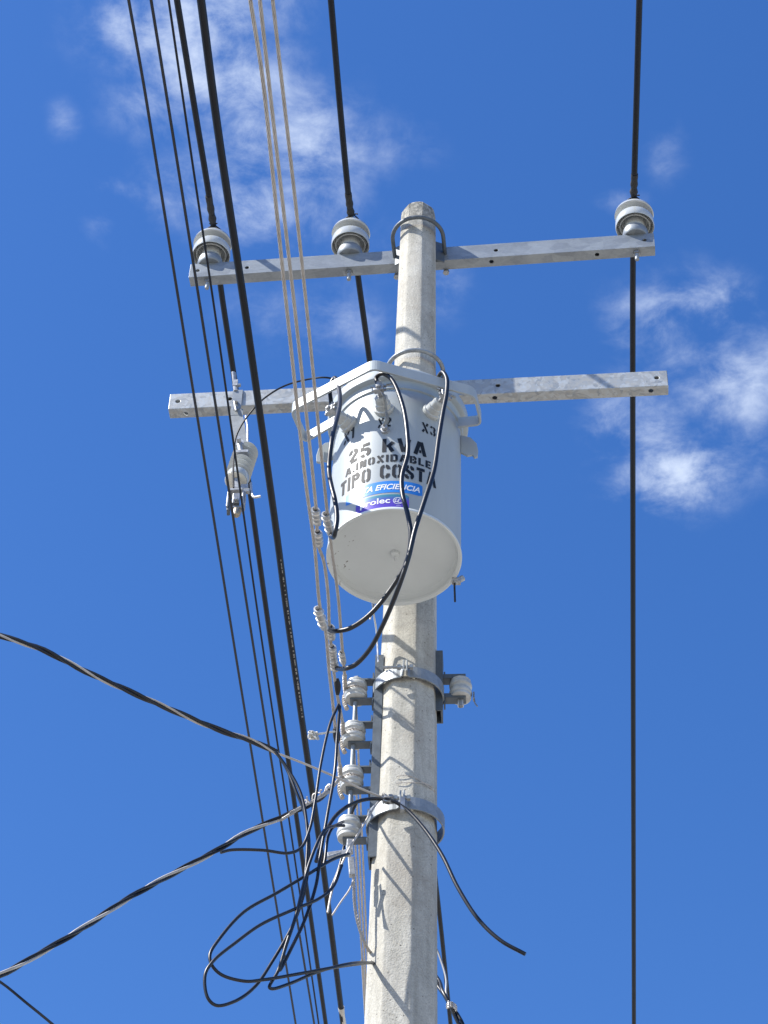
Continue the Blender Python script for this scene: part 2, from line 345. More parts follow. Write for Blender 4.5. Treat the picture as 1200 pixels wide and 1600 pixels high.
# ------------------------------------------------------------ crossarms
AH, AD, AL = .0936, .0504, 2.0
def arm_frame(ps, h, c):
    d = V((math.cos(ps), math.sin(ps), 0)); nn = V((-math.sin(ps), math.cos(ps), 0)); b = V((PX, PY, 1.6 + h)) + nn * .09
    return d, nn, b + d * c
def crossarm(ps, h, c, fh, bh, label, mat, ends, u_mat, ur):
    d, nn, b = arm_frame(ps, h, c)
    root = empty('crossarm', b); tag(root, label, 'crossarm', 'steel crossarms on the pole')
    o = MB().box(b + nn * AD / 2 + Z * AH / 2, AL, AD, AH, d, nn).build('beam', mat, root)
    cs = [MB().box(b + nn * AD / 2 + Z * AH / 2, AL + .2, AD - .012, AH - .012, d, nn).build('x', mat, root)]
    for px, py in fh:
        p = hit(px, py, nn, b); cs.append(MB().lathe([(.0095, -.01), (.0095, .012)], p, nn, 20, smooth=False).build('x', mat, root))
    for px, py in bh:
        p = hit(px, py, Z, b); cs.append(MB().lathe([(.0095, -.01), (.0095, .012)], p, Z, 20, smooth=False).build('x', mat, root))
    cut(o, cs); bv = o.modifiers.new('bevel', 'BEVEL'); bv.width = .003; bv.segments = 2; bv.limit_method = 'ANGLE'; bv.angle_limit = R(50)
    # u-bolt round the front of the pole, through the arm, with a saddle plate and nuts behind
    pc = V((PX, PY, b.z + AH * .5)); rr = ur; pts = []
    for s_ in (-1, 1):
        leg = [pc + d * (s_ * rr) + nn * (.09 + AD + .05), pc + d * (s_ * rr) + nn * .02]
        pts = leg if s_ == -1 else pts + [None] + leg[::-1]
    arc = [pc + d * (-rr * math.cos(a)) - nn * (rr * 1.02 * math.sin(a)) for a in [math.pi * i / 20 for i in range(21)]]
    i = pts.index(None); path = pts[:i] + arc + pts[i + 1:]
    MB().tube(path, .0088, 12).build('u_bolt', u_mat, root)
    sd = MB()                                                                           # v-shaped saddle between pole and arm
    for s_ in (-1, 1):
        e0 = pc + d * (s_ * .055) - nn * (-.065); e1 = pc + d * (s_ * .105) + nn * .0885
        mid = (e0 + e1) / 2; ax = (e1 - e0).normalized(); sd.box(mid, (e1 - e0).length, .006, .125, ax, Z.cross(ax), Z)
    sd.box(pc + nn * .0868, .2, .005, .115, d, nn)
    sd.build('saddle_plate', DGALV, root)
    for s_ in (-1, 1):
        p = pc + d * (s_ * rr) + nn * (.09 + AD)
        MB().box(p + nn * .004, .045, .005, .045, d, nn).lathe([(.0155, .007), (.0155, .021)], p, nn, 6, smooth=False).build('nut', BOLT, root)
    for px, ln in ends:                                                                # bolt ends under the arm
        p = hit(px, ln, Z, b); MB().lathe([(.014, -.012), (.014, 0)], p, Z, 6, smooth=False).build('bolt_head', BOLT, root)
    return root, d, nn, b
UA, ud, un, ub = crossarm(-.1262, 7.7825, .0002, [(309, 422.5), (386, 418), (775, 391), (1007, 375)], [(768, 409), (933, 398)],
    'upper galvanised steel crossarm carrying three pin insulators', GALV, [(620, 431), (697, 424)], DGALV, .108)
LA, ld, ln_, lb = crossarm(-.1075, 6.8914, -.0014, [(278, 627), (359, 623), (778, 602), (1026, 590)], [(290, 647), (773, 622), (1017, 611)],
    'lower blotchy steel crossarm behind the transformer with bare ends', GALV2, [], GALV, .112)

# ------------------------------------------------------------ pin insulators
def insulator():
    root = empty('pin_insulator', V((0, 0, 0)))
    c = V((0, 0, 0))
    MB().lathe([(.0, -.148), (.008, -.148), (.010, -.143), (.010, .012)], c, n=16, cap=False).build('pin', GALV, root)
    MB().lathe([(.016, -.0936 - .016), (.016, -.0936 - .001)], c, n=6, smooth=False).build('nut', BOLT, root)
    MB().lathe([(.0, .001), (.050, .001), (.054, .006), (.055, .030), (.052, .048), (.040, .055), (.0, .056)], c, n=40, cap=False).build('pin_base', GALV, root)
    # porcelain: neck, inner petticoat, outer skirt, waist, top shed, crown with wire groove
    MB().lathe([(.044, .040), (.044, .125), (.056, .120), (.061, .086), (.0635, .083), (.066, .086), (.063, .126), (.073, .124), (.0785, .082), (.0815, .0785), (.0835, .082),
                (.0828, .118), (.079, .129), (.066, .133), (.048, .136), (.044, .148), (.048, .163), (.070, .166), (.0805, .163), (.0845, .167), (.082, .180), (.067, .198), (.046, .210), (.036, .216), (.033, .224), (.037, .234), (.036, .246), (.028, .252), (.018, .246), (.0, .244)],
               c, n=56, cap=False).build('porcelain_body', PORC, root)
    t = MB(); t.lathe([(.034, .219), (.040, .2215), (.040, .227), (.034, .230)], c, n=28, cap=False)
    for s_ in (-1, 1): t.tube(smooth([V((s_ * .038, -.006, .225)), V((s_ * .034, -.026, .234)), V((s_ * .014, -.036, .250)), V((-s_ * .012, -.040, .268)), V((-s_ * .016, -.05, .254))], 5), .0032, 6)
    t.build('tie_wire', RUB, root)
    return root
def arm_top(px, py):      # point on the arm's top centre line seen at px
    p = hit(px, py, un, ub + un * AD / 2); q = ub + un * AD / 2 + ud * (p - ub).dot(ud); q.z = ub.z + AH; return q
spots = [(arm_top(327.5, 418), 'left pin insulator near the tip of the upper crossarm, behind the thin black wires'),
         (arm_top(546.5, 405), 'middle pin insulator on the upper crossarm, just left of the concrete pole'),
         (arm_top(993.5, 375), 'right pin insulator alone at the far right tip of the upper crossarm')]
proto = insulator(); INS = []
for i, (p, lab) in enumerate(spots):
    o = proto if i == 0 else copy_tree(proto)
    o.location = p; o.rotation_euler = ((.0, .0, -.05), (.02, -.01, .2), (0, .015, .1))[i]
    tag(o, lab, 'insulator', 'pin insulators on the upper crossarm'); INS.append(p)

# ------------------------------------------------------------ line wires (run along the street at constant height)
def extend(P, back=9, fwd=40, rise=(0.02, .0)):
    a = (P[0] - P[1]).normalized(); b = (P[-1] - P[-2]).normalized(); a.z += rise[0] * 0; out = [P[0] + a * back] + P + [P[-1] + b * fwd]; return out
def cable(name, P, r, mat, label, cat, group=None, n=12, back=9, fwd=40, k=8, rf=None):
    Q = smooth(P, k)
    if back or fwd:
        if back: Q = [Q[0] + (Q[0] - Q[1]).normalized() * back * f for f in (1, .5)] + Q
        if fwd: Q = Q + [Q[-1] + (Q[-1] - Q[-2]).normalized() * fwd * f for f in (.5, 1)]
    return tag(MB().tube(Q, r, n, rf=rf).build(name, mat), label, cat, group)
HW = 7.7825 + .0936 + .262
g = 'thick black line conductors'
cable('line_conductor', [atz(276.5, 0, HW), atz(305, 175, HW), atz(331, 335, HW), atz(345, 450, HW), atz(366, 590, HW), atz(417, 960, HW), atz(463.7, 1280, HW), atz(509, 1600, HW)], .0135, BLK2,
      'thick black conductor tied on the left pin insulator and passing behind the fuse cutout', 'power line', g)
cable('line_conductor', [atz(517, 0, HW), atz(532, 175, HW), atz(546.5, 325, HW), atz(560.5, 440, HW), atz(577, 560, HW), atz(683.5, 1400, HW), atz(704, 1600, HW)], .0135, BLK2,
      'thick black conductor tied on the middle pin insulator and passing behind pole and transformer', 'power line', g)
cable('line_conductor', [atz(999, 0, HW), atz(994.5, 160, HW), atz(990.5, 300, HW), atz(989, 405, HW), atz(989, 900, HW), atz(990.5, 1600, HW)], .0135, BLK2,
      'thick black conductor tied on the right pin insulator, running straight down the right side', 'power line', g)
lc = [o for o in COL.objects if o.name.startswith('line_conductor')]
for o, ((x0, y0), (x1, y1)) in zip(sorted(lc, key=lambda q: q.name), (((326, 306), (333, 349)), ((544, 302), (548.5, 337)), ((991.5, 272), (990, 305)))):
    a, b = atz(x0, y0, HW), atz(x1, y1, HW); MB().tube([a.lerp(b, k / 12) for k in range(13)], .017, 12, rf=lambda t: .0155 + .0035 * math.sin(t * 17) * t).build('tape_sleeve', RUB, o)
HB = 5.9
front = cable('line_conductor', [atz(314, 0, HB), atz(340, 200, HB), atz(385, 500, HB), atz(433, 840, HB), atz(448.5, 960, HB), atz(494, 1280, HB), atz(505.5, 1360, HB), atz(536, 1600, HB)], .0128, BLK2,
      'thick black conductor with white printing, nearest to the street and free of any insulator', 'power line', g)
pr = MB(); a, b = atz(437, 872, HB), atz(471, 1118, HB); t = 0; L = (b - a).length; dr = (b - a).normalized(); side = (EYE - a).normalized()
while t < 1:
    w = random.choice((.006, .009, .014)); p = a.lerp(b, t); q = atz(*[0, 0], HB) if 0 else p
    s1 = (EYE - p).normalized(); s1 = (s1 - dr * s1.dot(dr)).normalized(); sd = dr.cross(s1)
    hgt = random.choice((.003, .0045, .006)); cen = p + s1 * .0129 + sd * (-.003)
    pr.box(cen, w, hgt, .0008, dr, sd, s1)
    t += (w + random.choice((.003, .004, .006, .012, .016))) / L
pr.build('printed_marking', LETTER, front)
tp = MB().tube([atz(533, 1574, HB), atz(535, 1588, HB), atz(539, 1618, HB)], .0165, 12, rf=lambda t: .015 + .003 * math.sin(t * 9)).build('pale_tape', material('pale tape', (.55, .53, .48), .6, 0, .2, 60, .4, 60), front)
g = 'thin black wires in front of the left crossarm tips'
for H, pts, lab in ((5.8, [(201, 0), (225, 135), (242, 240), (284, 500), (358, 960), (410, 1280), (462, 1600)], 'outermost left of the three thin black wires'),
                    (5.82, [(236, 0), (270, 210), (316, 500), (388, 960), (438.5, 1280), (491, 1600)], 'thin black wire crossing the left pin insulator base, middle of the three'),
                    (5.84, [(263.5, 0), (300, 250), (337.5, 500), (403, 960), (451.5, 1280), (498, 1600)], 'thin black wire nearest the thick conductor, crossing the fuse cutout')):
    cable('overhead_wire', [atz(x, y, H) for x, y in pts], (.0048 if H < 5.83 else .0038), BLK2 if H > 5.83 else BLK, lab, 'overhead wire', g, n=8)

# ------------------------------------------------------------ bare stranded wires to the left rack
HS = {3: 5.24, 2: 5.05, 1: 4.85}
def bare(name, H, pts, end, label, r=.0056):
    P = [atz(x, y, H) for x, y in pts] + end; Q = smooth(P, 8)
    m = MB().strand(Q, r, pitch=.11, step=.009, n=36); bk = (Q[0] - Q[1]).normalized()
    m.tube([Q[0] + bk * 7, Q[0] + bk * 3, Q[0] + bk * .002], r * .97, 10); return tag(m.build(name, STRAND), label, 'bare wire', 'bare stranded wires running to the left rack')
YR = 5.735
b1_ = bare('stranded_wire', HS[1], [(391, 0), (410, 120), (429, 300), (450, 500), (478.5, 760), (491.5, 854), (500, 949), (508.5, 985), (514, 1046)], [at(520, 1100, 5.5), at(524, 1140, 5.6), at(531, 1197, 5.68)],
     'leftmost of the three bare stranded wires, with one sleeve level with the tank bottom')
b2_ = bare('stranded_wire', HS[2], [(406, 0), (422.5, 150), (442.5, 325), (462.5, 500), (490.6, 760), (494, 796), (497.5, 852), (505.6, 876), (513, 934), (514.5, 976), (521, 1044)], [at(525, 1075, 5.6), at(535.5, 1130, 5.69)],
     'middle bare stranded wire with a kinked stretch below two crimped sleeves')
b3_ = bare('stranded_wire', HS[3], [(426, 0), (440, 125), (462.5, 325), (481, 500), (507, 760), (512, 807), (515, 833), (520.6, 876), (528, 929), (535, 1017)], [at(538.5, 1055, 5.69)],
     'bare stranded wire nearest the tank, crossing its left edge to the top spool')
def sleeve(H, a, b, label, r=.0125, Y=None, grp=True):
    A = atz(*a, H); B = atz(*b, H)
    d = (B - A).normalized(); L = (B - A).length; s_ = d.cross(UP).normalized(); w = d.cross(s_)
    root = empty('sleeve_connector', A); tag(root, label, 'wire connector', 'crimped sleeves on the bare wires')
    P = [A + d * L * i / 10 for i in range(11)]
    MB().tube(P, r, 16, rf=lambda t: r * (.86 + .22 * abs(math.sin(t * 3.1416 * 3 + .5))), sq=1.25).build('crimped_body', ALUC, root)
    rb = MB()
    for k in (.2, .5, .78): rb.lathe([(r * .95, -.004), (r * 1.28, -.003), (r * 1.28, .003), (r * .95, .004)], A + d * L * k, d, 14, cap=False)
    rb.build('crimp_ridge', ALU, root)
    MB().lathe([(r * .62, -.0035), (r * .62, .01)], A, d, 14).build('open_end', RUB, root)
    return root
sleeve(HS[2], (492.5, 796), (495.5, 818), 'upper crimped sleeve of the pair left of the tank')
sleeve(HS[2], (496, 831), (498, 852), 'lower crimped sleeve of the pair left of the tank')
sleeve(HS[3], (508.5, 803), (517, 834), 'crimped sleeve joining the left transformer lead to the wire nearest the tank')
sleeve(HS[1], (496.5, 951), (507, 981), 'crimped sleeve where the middle transformer lead joins the leftmost bare wire')
sleeve(HS[2], (516, 979), (517.5, 997), 'short crimped sleeve above the taped pair beside the rack')
sleeve(HS[2], (518, 1010), (520, 1026), 'crimped sleeve between the short sleeve and the right lead joint')
sleeve(HS[2], (519.5, 1027), (523, 1046), 'crimped sleeve where the right transformer lead ends')
sleeve(HS[3], (533.5, 1019), (536.5, 1036), 'small wire clamp just above the top left spool', .009)
def tape(a, b, Ys, label, r=.012):
    tag(MB().tube([at(*a, Ys[0]), at(*b, Ys[1])] if 0 else smooth([at(*a, Ys[0]), at((a[0] + b[0]) / 2 + 1, (a[1] + b[1]) / 2, sum(Ys) / 2), at(*b, Ys[1])], 5), r, 10, rf=lambda t: r * (.45 + .75 * math.sin(math.pi * min(1, .15 + t * .8)))).build('tape_wrap', RUB), label, 'tape wrap', 'black tape wraps on the bare wires')
tape((524, 1138), (526.5, 1163), (5.59, 5.64), 'black tape wrap on the leftmost bare wire with a pale tie', .0105)
tape((525.5, 1060), (527.5, 1086), (5.56, 5.6), 'black tape wrap on the middle bare wire beside the top spool', .0095)
# pale tie with a frayed knot
tg = MB(); A, B = at(523, 1143, 5.58), at(497, 1147, 5.52); tg.tube([A, B], .0035, 8)
for k in range(14):
    P = [at(490 + random.uniform(-8, 8), 1148 + random.uniform(-6, 8), 5.52 + random.uniform(-.02, .02)) for _ in range(4)]
    tg.tube(smooth([B.lerp(P[0], .6)] + P, 4), .0024, 5)
tag(tg.build('wire_tie', material('frayed pale cord', (.5, .49, .45), .7, 0, .2, 50)), 'frayed pale tie knotted to the left of the rack', 'wire tie')

# ------------------------------------------------------------ spool racks
def spool(root, c, wrapped):
    MB().lathe([(r * 1.07 if r > .01 else r, z) for r, z in [(.009, -.040), (.029, -.040), (.0335, -.037), (.0345, -.031), (.0335, -.0265), (.036, -.0235), (.0372, -.017), (.0365, -.011), (.0325, -.007), (.0305, -.002), (.0305, .002), (.0325, .007), (.0365, .011), (.0372, .017), (.036, .0235), (.0335, .0265), (.0345, .031), (.0335, .037), (.029, .040), (.009, .040)]], c, n=40, cap=False).build('spool_insulator', PORCD, root)
def rack(px0, py0, px1, py1, side, spools, label, Ych):
    top = at(px0, py0, Ych); bot = at(px1, py1, Ych); ax = (top - bot).normalized()
    d = V((side * math.cos(.08), -side * math.sin(.08) * (1 if side > 0 else 1), 0)); d = (d - ax * d.dot(ax)).normalized(); w = ax.cross(d).normalized()
    root = empty('spool_rack', bot); tag(root, label, 'insulator rack', 'spool racks clamped to the pole')
    L = (top - bot).length; mid = (top + bot) / 2
    ch = MB(); ch.box(mid, .006, .062, L, d, w, ax)
    for s_ in (-1, 1): ch.box(mid + w * (s_ * .0325) - d * .0115, .029, .005, L, d, w, ax)
    ch.build('back_channel', DGALV, root)
    cs = []
    for (sx, sy, st, sb) in spools:
        c = at(sx, sy, Ych - .015); c = bot + ax * (c - bot).dot(ax) + d * (st)
        cs.append(c)
        for s_ in (-1, 1):
            e = c + ax * (s_ * .0445); st0 = bot + ax * (e - bot).dot(ax) + d * .003
            len_ = (e - st0).dot(d) + .018
            MB().box(st0 + d * len_ / 2, len_, .034, .0055, d, w, ax).box(st0 + d * .006 + ax * (s_ * .014), .005, .034, .028, d, w, ax).box(st0 + d * (len_ / 2) - w * .0165 + ax * .007, len_, .004, .018, d, w, ax).build('spool_arm', DGALV, root)
        spool(root, c, True)
    lo = min(cs, key=lambda q: q.z) - ax * .075; hi = max(cs, key=lambda q: q.z) + ax * .058
    MB().tube([lo, hi], .0078, 12).build('rod', GALV, root)
    MB().lathe([(.013, -.006), (.013, .006)], hi, ax, 6, smooth=False).build('rod_nut', BOLT, root)
    return root, cs, d, w, ax
LR, lcs, ldr, lw, lax = rack(589, 1034, 577, 1349, -1, [(590, 1076, .068, 0), (590, 1143.5, .068, 0), (590, 1214, .068, 0), (588, 1292, .070, 0)],
    'long steel rack with four porcelain spools on the left side of the pole', 5.77)
RR_, rcs, rdr, rw, rax = rack(691, 1027, 690.5, 1120, 1, [(700, 1075, .064, 0)], 'short steel rack holding a single porcelain spool on the right side of the pole', 5.80)
# preformed ties coiled on the left spools
for i, c in enumerate(lcs[:3]):
    m = MB(); lo = c - lax * .005
    for rr, dz in ((.0355, .003), (.0375, -.007)):
        P = [lo + lax * dz + (ldr * math.cos(a) + lw * math.sin(a)) * rr for a in [R(-120 + 12 * k) for k in range(24)]]; m.strand(P, .004, 3, .03, .004, 8)
    E_ = (at(538.5, 1055, 5.69), at(535.5, 1130, 5.69), at(531, 1197, 5.68))[i]; P = [c + ldr * .030 - lw * .022 + lax * .02, c + ldr * .040 - lw * .02 + lax * .0, c + ldr * .040 - lw * .022 - lax * .03, c + ldr * .030 - lw * .02 - lax * .06]
    m.strand(smooth(P, 6), .0085, 5, .02, .003, 12)
    P = [E_, E_.lerp(c + ldr * .038 - lw * .01, .55), c + ldr * .036 - lw * .006 + lax * .004]
    m.strand(smooth(P, 6), .0085, 5, .02, .003, 12)
    tag(m.build('preformed_tie', STRAND), ('coiled wire tie round the top left spool', 'coiled wire tie round the second left spool', 'coiled wire tie round the third left spool, beside the service drop grip')[i], 'wire tie', 'coiled ties on the spools')
# small fitting on the right spool
m = MB(); c = rcs[0]; m.box(c - rax * .058 + rdr * .0, .02, .012, .03, rdr, rw, rax); m.tube([c - rax * .05, c - rax * .075], .005, 8)
m.build('cotter_end', ALU, RR_)
m = MB(); p = c + rdr * .045 - rax * .03; m.box(p, .006, .02, .028, rdr, rw, rax); m.tube([p, p - rax * .03 + rdr * .004, p - rax * .045 + rdr * .012], .0025, 6); m.build('loose_clip', BOLT, RR_)
# wires leaving the rack on the far side
for i, (c, x1, y1, lab) in enumerate(((lcs[0], 577, 1560, 'bare wire leaving the top spool away from the street, close against the pole'), (lcs[1], 573, 1560, 'bare wire leaving the second spool behind the rack'), (lcs[2], 566, 1500, 'bare wire leaving the third spool, seen below the rack'))):
    a = c + V((0, .035, 0)); h = c.z - 1.6; b = atz(x1, y1, h); Q = [a.lerp(b, k / 12) for k in range(13)]
    m = MB().strand(Q, .0042, pitch=.085, step=.012, n=14); f = (b - a).normalized(); m.tube([b, b + f * 10, b + f * 25], .0054, 8)
    tag(m.build('stranded_wire', STRAND), lab, 'bare wire', 'bare wires leaving the rack')

# ------------------------------------------------------------ pole bands
def band(yc, yl, earx, label, hh, th_=.0055):
    # yc: image height of the band's front; follows a ring round pole and rack channels
    zc_ = at(earx, yc, PY - .125).z; rx = pole_w(zc_) / 2 + .022; ry = pole_w(zc_) / 2 + .012
    root = empty('pole_band', V((PX, PY, zc_))); tag(root, label, 'pole clamp', 'steel bands round the pole')
    e0 = math.atan2(1, 0); ear = at(earx, yc, PY - ry); exo = ear.x - PX; a0 = math.asin(max(-1, min(1, exo / rx)))
    def ring(a): return V((PX + rx * math.sin(a), PY - ry * math.cos(a), zc_))
    for s_ in (-1, 1):
        A = [a0 + s_ * (.13 + (math.pi - .30) * k / 26) for k in range(27)]
        P = [ring(a) for a in A]
        first = ring(a0 + s_ * .045) - V((0, .035, 0)); 
        P = [first, ring(a0 + s_ * .05) - V((0, .010, 0))] + P
        P = P[:2] + P[2:]
        vs = []; fs = []
        for i, p in enumerate(P):
            t = (P[min(i + 1, len(P) - 1)] - P[max(i - 1, 0)]).normalized(); nrm = t.cross(Z).normalized()
            for a, b in ((-.5, -.5), (.5, -.5), (.5, .5), (-.5, .5)): vs.append(p + nrm * (a * th_) + Z * (b * hh))
        for i in range(len(P) - 1):
            for k in range(4): j = (k + 1) % 4; fs.append((i * 4 + k, i * 4 + j, i * 4 + 4 + j, i * 4 + 4 + k))
        fs.append((0, 1, 2, 3)); fs.append(tuple((len(P) - 1) * 4 + k for k in range(4)))
        m = MB(); m.add(vs, fs, False); m.build('band_half', GALV, root, bevel=.001)
    e = ring(a0) - V((0, .024, 0)); bx = V((math.cos(a0 * .6), math.sin(a0 * .6), 0))
    MB().tube([e - bx * .075, e + bx * .026], .0055, 10).build('clamp_bolt', BOLT, root)
    for q in (-.021, .021): MB().lathe([(.0115, -.006), (.0115, .006)], e + bx * q, bx, 6, smooth=False).build('nut', BOLT, root)
    return root, e
B1, e1 = band(1045, 0, 633, 'upper steel band clamped round the pole above the racks', .048)
B2, e2 = band(1251, 0, 628, 'lower steel band clamped round the pole, holding cables', .05)

# ------------------------------------------------------------ transformer
TY = 5.372
cb_ = at(618, 872, TY); ct_ = at(619.5, 669, TY)
TX = (cb_.x + ct_.x) / 2; ZB, ZT = cb_.z, ct_.z
TR = .2265
T0 = V((TX, TY, ZB)); TRN = empty('transformer', T0)
tag(TRN, 'pale grey cylindrical transformer with black stencilled lettering and two stickers', 'transformer')
H_ = ZT - ZB
def lt(prof, name, mat, n=96): return MB().lathe(prof, T0, n=n, cap=False).build(name, mat, TRN)
lt([(TR - .012, .012), (TR - .001, .012), (TR, .016), (TR, H_ - .02)], 'tank', PAINT)
lt([(.0, .036), (.10, .0355), (TR - .030, .034), (TR - .018, .030), (TR - .013, .022), (TR - .010, .002), (TR - .006, -.001), (TR - .001, -.003), (TR + .003, -.0015), (TR + .0035, .004), (TR + .0015, .010), (TR - .002, .014)], 'tank_bottom', PAINTB)
lt([(TR - .001, H_ - .052), (TR + .006, H_ - .049), (TR + .006, H_ - .018), (TR + .009, H_ - .013), (.246, H_ - .010), (.2515, H_ - .006), (.2535, H_ + .004), (.2535, H_ + .030), (.251, H_ + .036), (.240, H_ + .042), (.15, H_ + .06), (.0, H_ + .075)], 'lid', PAINT)
# drain boss under the tank
p = hit(617, 865, Z, V((0, 0, ZB + .035)))
MB().lathe([(.0, -.012), (.010, -.012), (.015, -.009), (.017, .0)], p, n=24, cap=False).tube([p - V((0, 0, .010)), p - V((.0, -.006, .032))], .0025, 6).build('drain_plug', PAINTB, TRN)
# high voltage bushings on the lid (out of sight from the street, on top)
MB().lathe([(.06, .0), (.05, .02), (.035, .03), (.055, .05), (.035, .06), (.055, .08), (.035, .09), (.05, .11), (.03, .12), (.03, .15), (.012, .16), (.012, .19), (.0, .19)], T0 + V((-.08, .03, H_ + .06)), V((-.2, .1, 1)), n=28, cap=False).build('high_voltage_bushing', PORC, TRN)
# guard bar round the bushings
gz = at(590, 580, 5.02).z - 0
def gp(px, py): return hit(px, py, Z, V((0, 0, GZ)))
GZ = 1.6 + 6.035
keys = [gp(514, 700), gp(476, 692), gp(455, 644), gp(583, 577), gp(741, 620), gp(752, 664), gp(712, 682)]
keys[0] = V((TX - TR * .93, TY - .10, GZ)); keys[-1] = V((TX + TR * .93, TY - .10, GZ))
def fillet(P, r, n=5):
    out = [P[0]]
    for a, b, c in zip(P, P[1:], P[2:]):
        u1 = (a - b).normalized(); u2 = (c - b).normalized(); q = min(r, (a - b).length * .4, (c - b).length * .4)
        s0 = b + u1 * q; s1 = b + u2 * q
        for i in range(n + 1): t = i / n; out.append((s0 * (1 - t) + b * t) * (1 - t) + (b * (1 - t) + s1 * t) * t)
    out.append(P[-1]); return out
P = fillet(keys, .022); vs = []; fs = []
for i, p in enumerate(P):
    t = (P[min(i + 1, len(P) - 1)] - P[max(i - 1, 0)]).normalized(); nrm = t.cross(Z).normalized()
    for a, b in ((-.5, 0), (.5, 0), (.5, 1), (-.5, 1)): vs.append(p + nrm * (a * .008) + Z * (b * .05))
for i in range(len(P) - 1):
    for k in range(4): j = (k + 1) % 4; fs.append((i * 4 + k, i * 4 + j, i * 4 + 4 + j, i * 4 + 4 + k))
fs += [(0, 1, 2, 3), tuple((len(P) - 1) * 4 + k for k in range(4))]
MB().add(vs, fs).build('guard_bar', PAINT, TRN, bevel=.0015)
# lifting lugs either side, hanger brackets behind
for s_, f_ in ((1, -.03), (-1, .02)):
    b0 = V((TX + s_ * (TR - .002), TY + f_, ZT - .20)); pr_ = [(0, .135), (.034, .125), (.056, .095), (.062, .055), (.060, .025), (.048, .02), (.042, .034), (.024, .028), (0, .045)]
    vs = [b0 + V((s_ * x, dy, z)) for dy in (-.005, .005) for x, z in pr_]; k = len(pr_)
    MB().add(vs, [tuple(range(k)), tuple(range(k, 2 * k))[::-1]] + [(i, (i + 1) % k, (i + 1) % k + k, i + k) for i in range(k)]).build('lifting_lug', PAINT, TRN, bevel=.0015)
for dz in (.30, H_ - .13):
    bx_ = T0 + V((0, TR, dz)); d0 = V((PX, PY, 0)) - V((TX, TY, 0)); gap = d0.length - TR - pole_w(ZB + dz) / 2; dd = d0.normalized(); sdv = V((-dd.y, dd.x, 0))
    mb = MB(); c0 = T0 + dd * (TR + gap / 2 - .008) + Z * dz
    for s_ in (-1, 1): mb.box(c0 + sdv * (s_ * .045), gap + .03, .008, .11, dd, sdv)
    mb.box(c0 + dd * (gap / 2 + .001), .008, .13, .13, dd, sdv); mb.build('hanger_bracket', PAINT, TRN)
    MB().tube([c0 + dd * .02 - sdv * .06, c0 + dd * .02 + sdv * .06], .008, 8).build('hanger_bolt', BOLT, TRN)
# ground connector low at the right rear
gcx = at(713, 908, TY + .09); m = MB(); m.box(gcx, .03, .02, .018).lathe([(.011, -.02), (.011, .02)], gcx + V((.008, 0, .004)), V((.6, 0, .5)), 6, smooth=False); m.build('ground_connector', ALUC, TRN)
MB().tube([at(710, 912, TY + .09), at(711, 940, TY + .09)], .0035, 8).build('ground_wire_tail', BLK, TRN)

# ---- bushings and connectors
def tank_hit(px, py, r=TR):
    d = raydir(px, py); ox, oy = EYE.x - TX, EYE.y - TY; a = d.x ** 2 + d.y ** 2; b = 2 * (ox * d.x + oy * d.y); c = ox * ox + oy * oy - r * r
    t = (-b - math.sqrt(max(0, b * b - 4 * a * c))) / (2 * a); return EYE + d * t
CON = []
for i, (px, py, tilt) in enumerate(((546, 664, .12), (600, 640, .10), (674, 645, .10))):
    p = tank_hit(px, py); nr = V((p.x - TX, p.y - TY, 0)).normalized(); ax = (nr + Z * .10).normalized()
    b_ = MB().lathe([(.034, -.004), (.036, .004), (.034, .010), (.029, .012), (.027, .030), (.024, .032), (.023, .052), (.0175, .058), (.0, .058)], p, ax, 32, cap=False).build('bushing', PORC, TRN)
    q = p + ax * .058; side = ax.cross(Z).normalized(); u2 = side.cross(ax).normalized()
    st = MB().lathe([(.008, 0), (.008, .050)], q, ax, 12)
    st.box(q + ax * .030, .020, .034, .030, ax, side, u2).box(q + ax * .030 + u2 * .026, .016, .018, .030, ax, side, u2)
    st.build('terminal_connector', ALUC, TRN, bevel=.002)
    hw = MB()
    for dz in (-.006, .016): hw.lathe([(.0068, -.026), (.0068, .024)], q + ax * .030 + u2 * dz, side, 6, smooth=False)
    hw.lathe([(.0105, -.007), (.0105, .0)], q + ax * .046, ax, 6, smooth=False); hw.tube([q + ax * .03 + u2 * .018 - side * .045, q + ax * .03 + u2 * .018 + side * .03], .004, 8)
    hw.build('terminal_bolt', BOLT, TRN)
    CON.append(q + ax * .030 + u2 * .036)
# ground strap between middle terminal and tank stud
stud = tank_hit(602, 673); nr = V((stud.x - TX, stud.y - TY, 0)).normalized()
MB().lathe([(.016, -.002), (.016, .008), (.011, .009), (.011, .022)], stud, nr, 20).build('ground_stud', ALUC, TRN)
c1 = CON[1] - V((0, 0, .05)); P = smooth([c1 + V((.004, -.006, 0)), c1 + V((.018, -.012, -.03)), stud + nr * .045 + V((.008, 0, .055)), stud + nr * .03 + V((.012, 0, .03)), stud + nr * .018], 6)
MB().tube(P, .011, 8, sq=.25).build('ground_strap', material('tinned braid', (.28, .27, .25), .5, .6, .3, 90), TRN)

